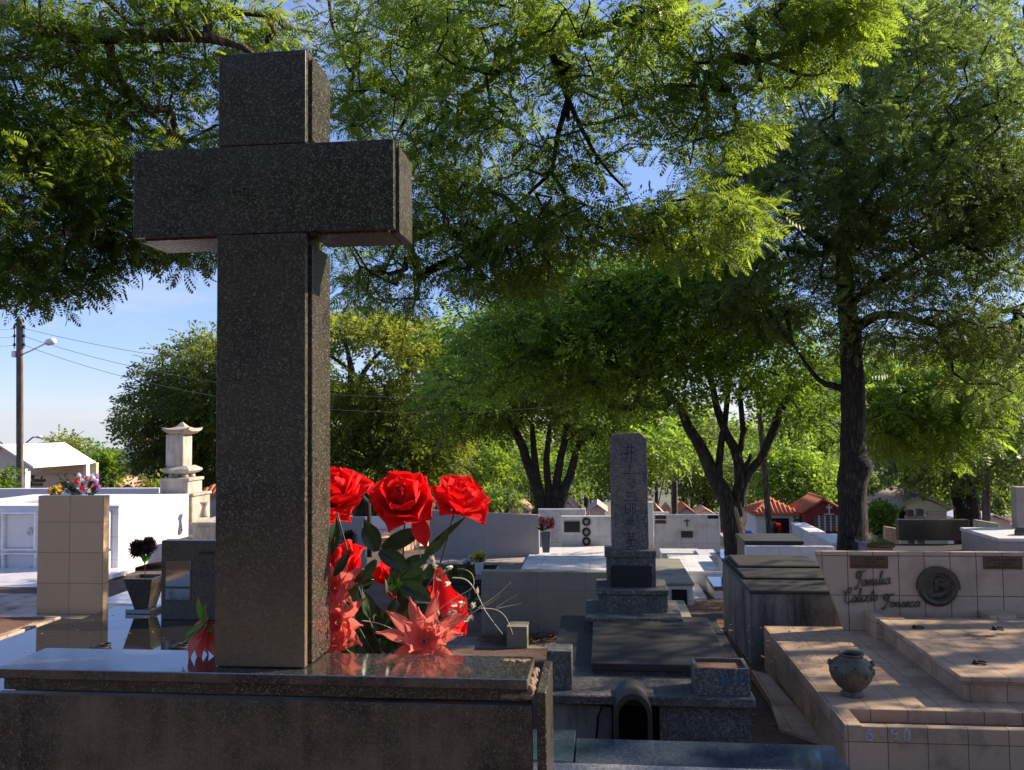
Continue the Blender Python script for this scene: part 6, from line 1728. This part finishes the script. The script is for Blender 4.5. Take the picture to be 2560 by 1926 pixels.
# bright low tree right of the big trunk
Yt = 17.5
bx = V3(X(2420, 1200, 27), 27, gz(27)-.1)
tree('sparse_tree', 'sparse grey-green tree with bare arching limb behind the black headwall', bx,
     [[(bx, .42), (W(2415, 1260, 27), .36), (W(2408, 1200, 27), .34), (W(2412, 1120, 27), .28), (W(2420, 1040, 27), .2), (W(2430, 950, 27), .12), (W(2440, 860, 27), .05)],
      PL((2412, 1205, 27, .2), (2380, 1180, 27, .16), (2340, 1168, 27, .12), (2290, 1185, 27, .06), (2250, 1160, 27, .03)), PL((2420, 1060, 27, .12), (2480, 1000, 27, .07), (2540, 960, 27, .03)), PL((2418, 1100, 27, .1), (2390, 1000, 27, .06), (2380, 900, 27, .03)), PL((2410, 1150, 27, .12), (2480, 1090, 27, .07), (2540, 1080, 27, .03))],
     [CRW(2330, 1150, 27, 120, 45, 2, 60), CRW(2480, 1130, 27, 120, 80, 2, 70), CRW(2420, 930, 27, 110, 90, 2, 40), CRW(2540, 1000, 27, 80, 90, 2, 40), CRW(2290, 1090, 27, 90, 50, 2, 26)],
     55, 'leaf_dark', 'coarse', .55, 12, rc=.7, tmean=.6, tvar=.3, rtip=.012, step=1.0)
bx = V3(X(2320, 1200, 17.5)+3.2, 17.5, gz(17.5))
tree('bright_low_branch_tree', 'sunlit yellow-green spreading tree whose low branches hang right of the big trunk', bx,
     [[(bx, .2), (V3(bx.x, 17.5, 1.2), .17), (W(2640, 980, 17.5), .12), (W(2500, 930, 17.5), .09), (W(2380, 930, 17.5), .06), (W(2250, 980, 17.5), .03)], PL((2500, 930, 17.5, .05), (2420, 1000, 17.5, .03), (2330, 1060, 17.4, .015))],
     [CRW(2300, 1000, 17.5, 130, 80, 1.6, 80), CRW(2230, 1070, 17.5, 80, 45, 1.2, 26), CRW(2360, 1085, 17.5, 90, 45, 1.2, 34), CRW(2200, 950, 17.8, 110, 60, 1.4, 40), CRW(2400, 930, 17.5, 110, 60, 1.4, 44), CRW(2060, 1000, 18, 70, 50, 1.0, 14)],
     66, 'leaf_light', 'feather', .40, 14, rc=.36, tmean=.6, tvar=.25, rtip=.006, step=.6)
# multi-stem tree
Yt = 24.0
bx = W(1370, 1290, Yt); bx.z = gz(Yt)-.1
tree('multi_stem_tree', 'tree with a fan of five dark stems left of the stele', bx,
     [[(bx, .34), (W(1368, 1300, Yt), .26), (W(1352, 1270, Yt), .15), (W(1338, 1210, Yt), .145), (W(1318, 1150, Yt), .14), (W(1298, 1095, Yt), .125), (W(1268, 1050, Yt), .08)],
      PL((1358, 1290, Yt, .16), (1348, 1220, Yt, .115), (1336, 1150, Yt, .105), (1330, 1060, Yt, .07)),
      PL((1372, 1292, Yt, .16), (1371, 1220, Yt, .11), (1366, 1150, Yt, .095), (1376, 1060, Yt, .06)),
      PL((1384, 1292, Yt, .16), (1392, 1210, Yt, .125), (1402, 1140, Yt, .11), (1416, 1080, Yt, .09), (1416, 1000, Yt, .06)),
      PL((1394, 1292, Yt, .17), (1414, 1220, Yt, .135), (1434, 1160, Yt, .12), (1448, 1110, Yt, .08), (1505, 1070, Yt, .05)),
      PL((1412, 1110, Yt, .06), (1440, 1080, Yt, .06), (1500, 1060, Yt, .05), (1560, 1075, Yt, .03))],
     [CRW(1300, 950, 24, 200, 80, 3, 110), CRW(1480, 960, 24, 200, 75, 3, 100), CRW(1180, 1010, 24, 130, 80, 2.5, 70), CRW(1380, 870, 24, 210, 100, 3, 90), CRW(1240, 860, 24, 160, 90, 3, 70), CRW(1230, 1050, 24, 60, 25, 2, 10), CRW(1560, 1070, 24.5, 90, 30, 2, 26), CRW(1450, 1060, 23.5, 60, 20, 1.5, 10)],
     77, 'leaf_mid2', 'coarse', .42, 22, rc=.46, tmean=.38, droop=.05, tvar=.3, top_tint=.3, rtip=.010, step=.8)
# round crown left and the taller one behind
Yt = 40
bx = W(640, 1240, Yt); bx.z = gz(Yt)-.1
tree('round_crowned_tree', 'wide round-crowned green tree behind the pagoda pillar, left of the cross shaft', bx,
     [[(bx, .5), (W(640, 1180, Yt), .42), (W(600, 1080, Yt), .25), (W(540, 980, Yt), .15), (W(500, 920, Yt), .07)], PL((640, 1180, Yt, .3), (700, 1050, Yt, .2), (720, 930, Yt, .1)), PL((620, 1130, Yt, .2), (520, 1080, Yt, .14), (430, 1060, Yt, .08), (350, 1060, Yt, .04)), PL((610, 1100, Yt, .2), (480, 1000, Yt, .1), (400, 960, Yt, .05))],
     [CRW(560, 990, 40, 200, 140, 4.5, 240), CRW(450, 1055, 40, 110, 100, 4, 120), CRW(640, 900, 40, 170, 80, 4, 120), CRW(480, 1140, 40, 120, 50, 3.5, 55), CRW(640, 1120, 40, 200, 90, 3, 120)],
     88, 'leaf_olive', 'coarse', .62, 24, rc=.7, tmean=.42, tvar=.25, top_tint=.7, rtip=.012, step=1.0, out=.9)
Yt = 37
bx = W(930, 1290, Yt); bx.z = gz(Yt)-.1
tree('yellow_topped_tree', 'tree with yellowing layered top and bare inner branches just right of the cross shaft', bx,
     [[(bx, .45), (W(920, 1200, Yt), .38), (W(890, 1080, Yt), .3), (W(880, 960, Yt), .2), (W(875, 900, Yt), .12), (W(860, 850, Yt), .06)],
      PL((885, 1000, Yt, .2), (910, 930, Yt, .12), (960, 870, Yt, .06)), PL((890, 1080, Yt, .2), (990, 960, Yt, .12), (1060, 880, Yt, .05)), PL((880, 930, Yt, .12), (840, 900, Yt, .07), (800, 870, Yt, .04)), PL((900, 1120, Yt, .2), (1030, 1060, Yt, .1), (1110, 1000, Yt, .05))],
     [CRW(880, 830, 37, 130, 35, 3, 80), CRW(1050, 950, 37, 90, 90, 3, 80), CRW(900, 1000, 37, 110, 50, 3, 80), CRW(880, 1110, 37, 120, 60, 3, 90), CRW(1060, 1080, 37, 130, 90, 3, 130), CRW(960, 1190, 36, 180, 70, 3, 130), CRW(1020, 860, 38, 110, 50, 3, 40)],
     99, 'leaf_yellow', 'coarse', .62, 18, rc=.58, tmean=.38, tvar=.3, top_tint=.9, rtip=.012, step=.9, out=.9)
# background trees
def bgtree(u, vtop, vbot, Y, ru, label, leafm='leaf_mid', seed=0, n=90, tmean=.5, fl=None, name='background_tree', group=None, kind='big', trunk=True):
    g = gz(Y); x = X(u, (vtop+vbot)/2, Y); zt_ = Z(u, vtop, Y); h = zt_-g
    base = V3(x, Y, g-.1); cz = (Z(u, vtop, Y)+Z(u, vbot, Y))/2; rz = abs(Z(u, vtop, Y)-Z(u, vbot, Y))/2; rx = ru*Y/F
    rg = random.Random(seed)
    cr = []
    for k in range(5):
        cr.append(((x+rg.uniform(-.5, .5)*rx, Y+rg.uniform(-.4, .4)*rx, cz+rg.uniform(-.35, .4)*rz), (rx*.6, rx*.55, rz*.62), n//5))
    fl = fl or .028*Y*.45
    return tree(name, label, base, [[(base, rx*.07+.08), (V3(x+rx*.05, Y, g+h*.3), rx*.06+.05), (V3(x, Y, cz), .06+rx*.02), (V3(x, Y, zt_-rz*.4), .04)], [(V3(x, Y, g+h*.35), .1), (V3(x+rx*.5, Y, cz+rz*.1), .05)], [(V3(x, Y, g+h*.3), .1), (V3(x-rx*.5, Y, cz), .05)]],
                cr, seed, leafm, kind, fl, 16, rc=rx*.28, tmean=tmean, tvar=.25, top_tint=.5, rtip=.012, step=max(.8, rx*.4), group=group, out=.5)
bgtree(1985, 1085, 1290, 42, 105, 'rounded bright light-green tree above the red-roofed chapel', 'leaf_light', 201, 150, .6)
bgtree(2110, 1150, 1260, 60, 90, 'dark green trees in a clump left of the big trunk', 'leaf_dark', 202, 90, .4)
bgtree(1330, 1100, 1290, 60, 150, 'sunlit yellow-green tree seen through the stems of the fan-shaped tree', 'leaf_light', 203, 110, .5)
bgtree(1600, 1050, 1250, 48, 160, 'sunlit green tree hanging behind the stele top', 'leaf_light', 204, 150, .5)
bgtree(1760, 1130, 1270, 55, 110, 'dark round tree between the stele and the forked tree', 'leaf_dark', 205, 90, .45)
bgtree(1180, 1090, 1260, 52, 120, 'yellow-green tree behind the second and third roses', 'leaf_mid', 206, 110, .6)
bgtree(1245, 1222, 1290, 27, 80, 'leafy green bush above the grey headwall right of the roses', 'leaf_light', 207, 50, .35, fl=.26, name='bush')
bgtree(150, 1092, 1150, 55, 62, 'small loose tree above the white mausoleum roof', 'leaf_yellow', 208, 50, .45, kind='coarse')
bgtree(262, 1120, 1210, 50, 62, 'green bush-like tree between the mausoleum and the pagoda pillar', 'leaf_mid', 209, 70, .5)
bgtree(12, 1165, 1262, 21, 40, 'dark green bush at the left photo edge under the mausoleum roof', 'leaf_mid', 210, 40, .4, name='bush', fl=.2)
bgtree(2196, 1262, 1330, 26, 20, 'light green shrub left of the yellow chapel', 'leaf_light', 211, 50, .5, name='bush', fl=.3)
bgtree(2500, 1190, 1290, 38, 80, 'palm-like light green tree behind the square pole on the right', 'leaf_light', 212, 60, .5)
bgtree(2330, 1150, 1290, 50, 130, 'dark leafy tree directly behind the yellow chapel', 'leaf_mid', 213, 110, .4)
bgtree(402, 1205, 1240, 30, 40, 'spiky yellow-green bush left of the pagoda pillar pedestal', 'leaf_yellow', 214, 24, .6, name='bush', fl=.4)
bgtree(700, 1150, 1290, 45, 160, 'green tree hidden mostly behind the cross shaft', 'leaf_mid', 215, 90, .45)
bgtree(560, 1150, 1250, 48, 110, 'green tree right of the pagoda pillar behind the orange roof', 'leaf_mid', 216, 70, .4)
# wood in the valley, repeated from three trees
protos = []
for k in range(3):
    protos.append(bgtree(-3000, 1000, 1150, 120, 80, 'one of the rounded trees of the wood filling the valley below the town', ('leaf_mid', 'leaf_dark', 'leaf_light')[k], 300+k, 50, .45, fl=1.5, group='trees of the valley wood'))
rg = random.Random(9)
kids = [list(q_.children) for q_ in protos]
i = 0
for row, Y in enumerate((72, 90, 115, 150, 200, 270, 350)):
    nn = 17+row*2
    for j in range(nn):
        k = i % 3; src = protos[k]
        if i < 3: o = src
        else:
            o = src.copy(); C.objects.link(o)
            for ch in kids[k]: c2 = ch.copy(); C.objects.link(c2); c2.parent = o
        x = (-.80+1.44*(j+rg.uniform(.1, .9))/nn)*Y*1.05; y = Y*(1+rg.uniform(-.08, .08))
        s_ = rg.uniform(.8, 1.25)*(.62 if Y < 100 else .85 if Y < 160 else 1.1)
        if x < -.38*Y: s_ *= .42
        o.location = (x, y, gz(y)-.3); o.scale = (s_, s_, s_*rg.uniform(.8, 1.0)); o.rotation_euler.z = rg.uniform(0, 6.28)
        i += 1
# trees right of the frame that shade the foreground graves
def side_tree(x, y, z, r_, n, seed, label, top=1.0, fl=.34, nfr=16):
    bx = V3(x, y, gz(y))
    tree('shade_tree', label, bx, [[(bx, .25), (V3(x, y, z-r_*.7), .2), (V3(x-.3, y, z), .12), (V3(x, y, z+r_*.5), .05)], [(V3(x, y, z-r_*.7), .12), (V3(x-r_*.5, y+.5, z-.2), .06)], [(V3(x, y, z-r_*.6), .12), (V3(x+.3, y+r_*.5, z-.1), .06)], [(V3(x, y, z-r_*.6), .12), (V3(x+.3, y-r_*.4, z), .06)]],
         [((x, y, z), (r_, r_, r_*.75), n)], seed, 'leaf_mid', 'coarse', fl, nfr, rc=.4, tmean=.45, rtip=.008, step=.8)
side_tree(8.6, 7.5, 4.5, 2.9, 120, 401, 'spreading tree beyond the right photo edge shading the tiled family tomb')
for i, (x, y, z, r_, lb) in enumerate(((-5.5, -7.5, 4.6, 3.4, 'unseen rounded tree behind the photographer on the left, darkening reflections'), (1.0, -9.0, 5.2, 3.8, 'unseen rounded tree straight behind the photographer, darkening reflections'), (6.5, -9.5, 4.6, 3.4, 'unseen rounded tree behind the photographer on the right, darkening reflections'))):  # unseen trees placed behind the camera to block sky and darken front reflections
    side_tree(x, y, z, r_, 260, 410+i, lb, fl=.6, nfr=14)
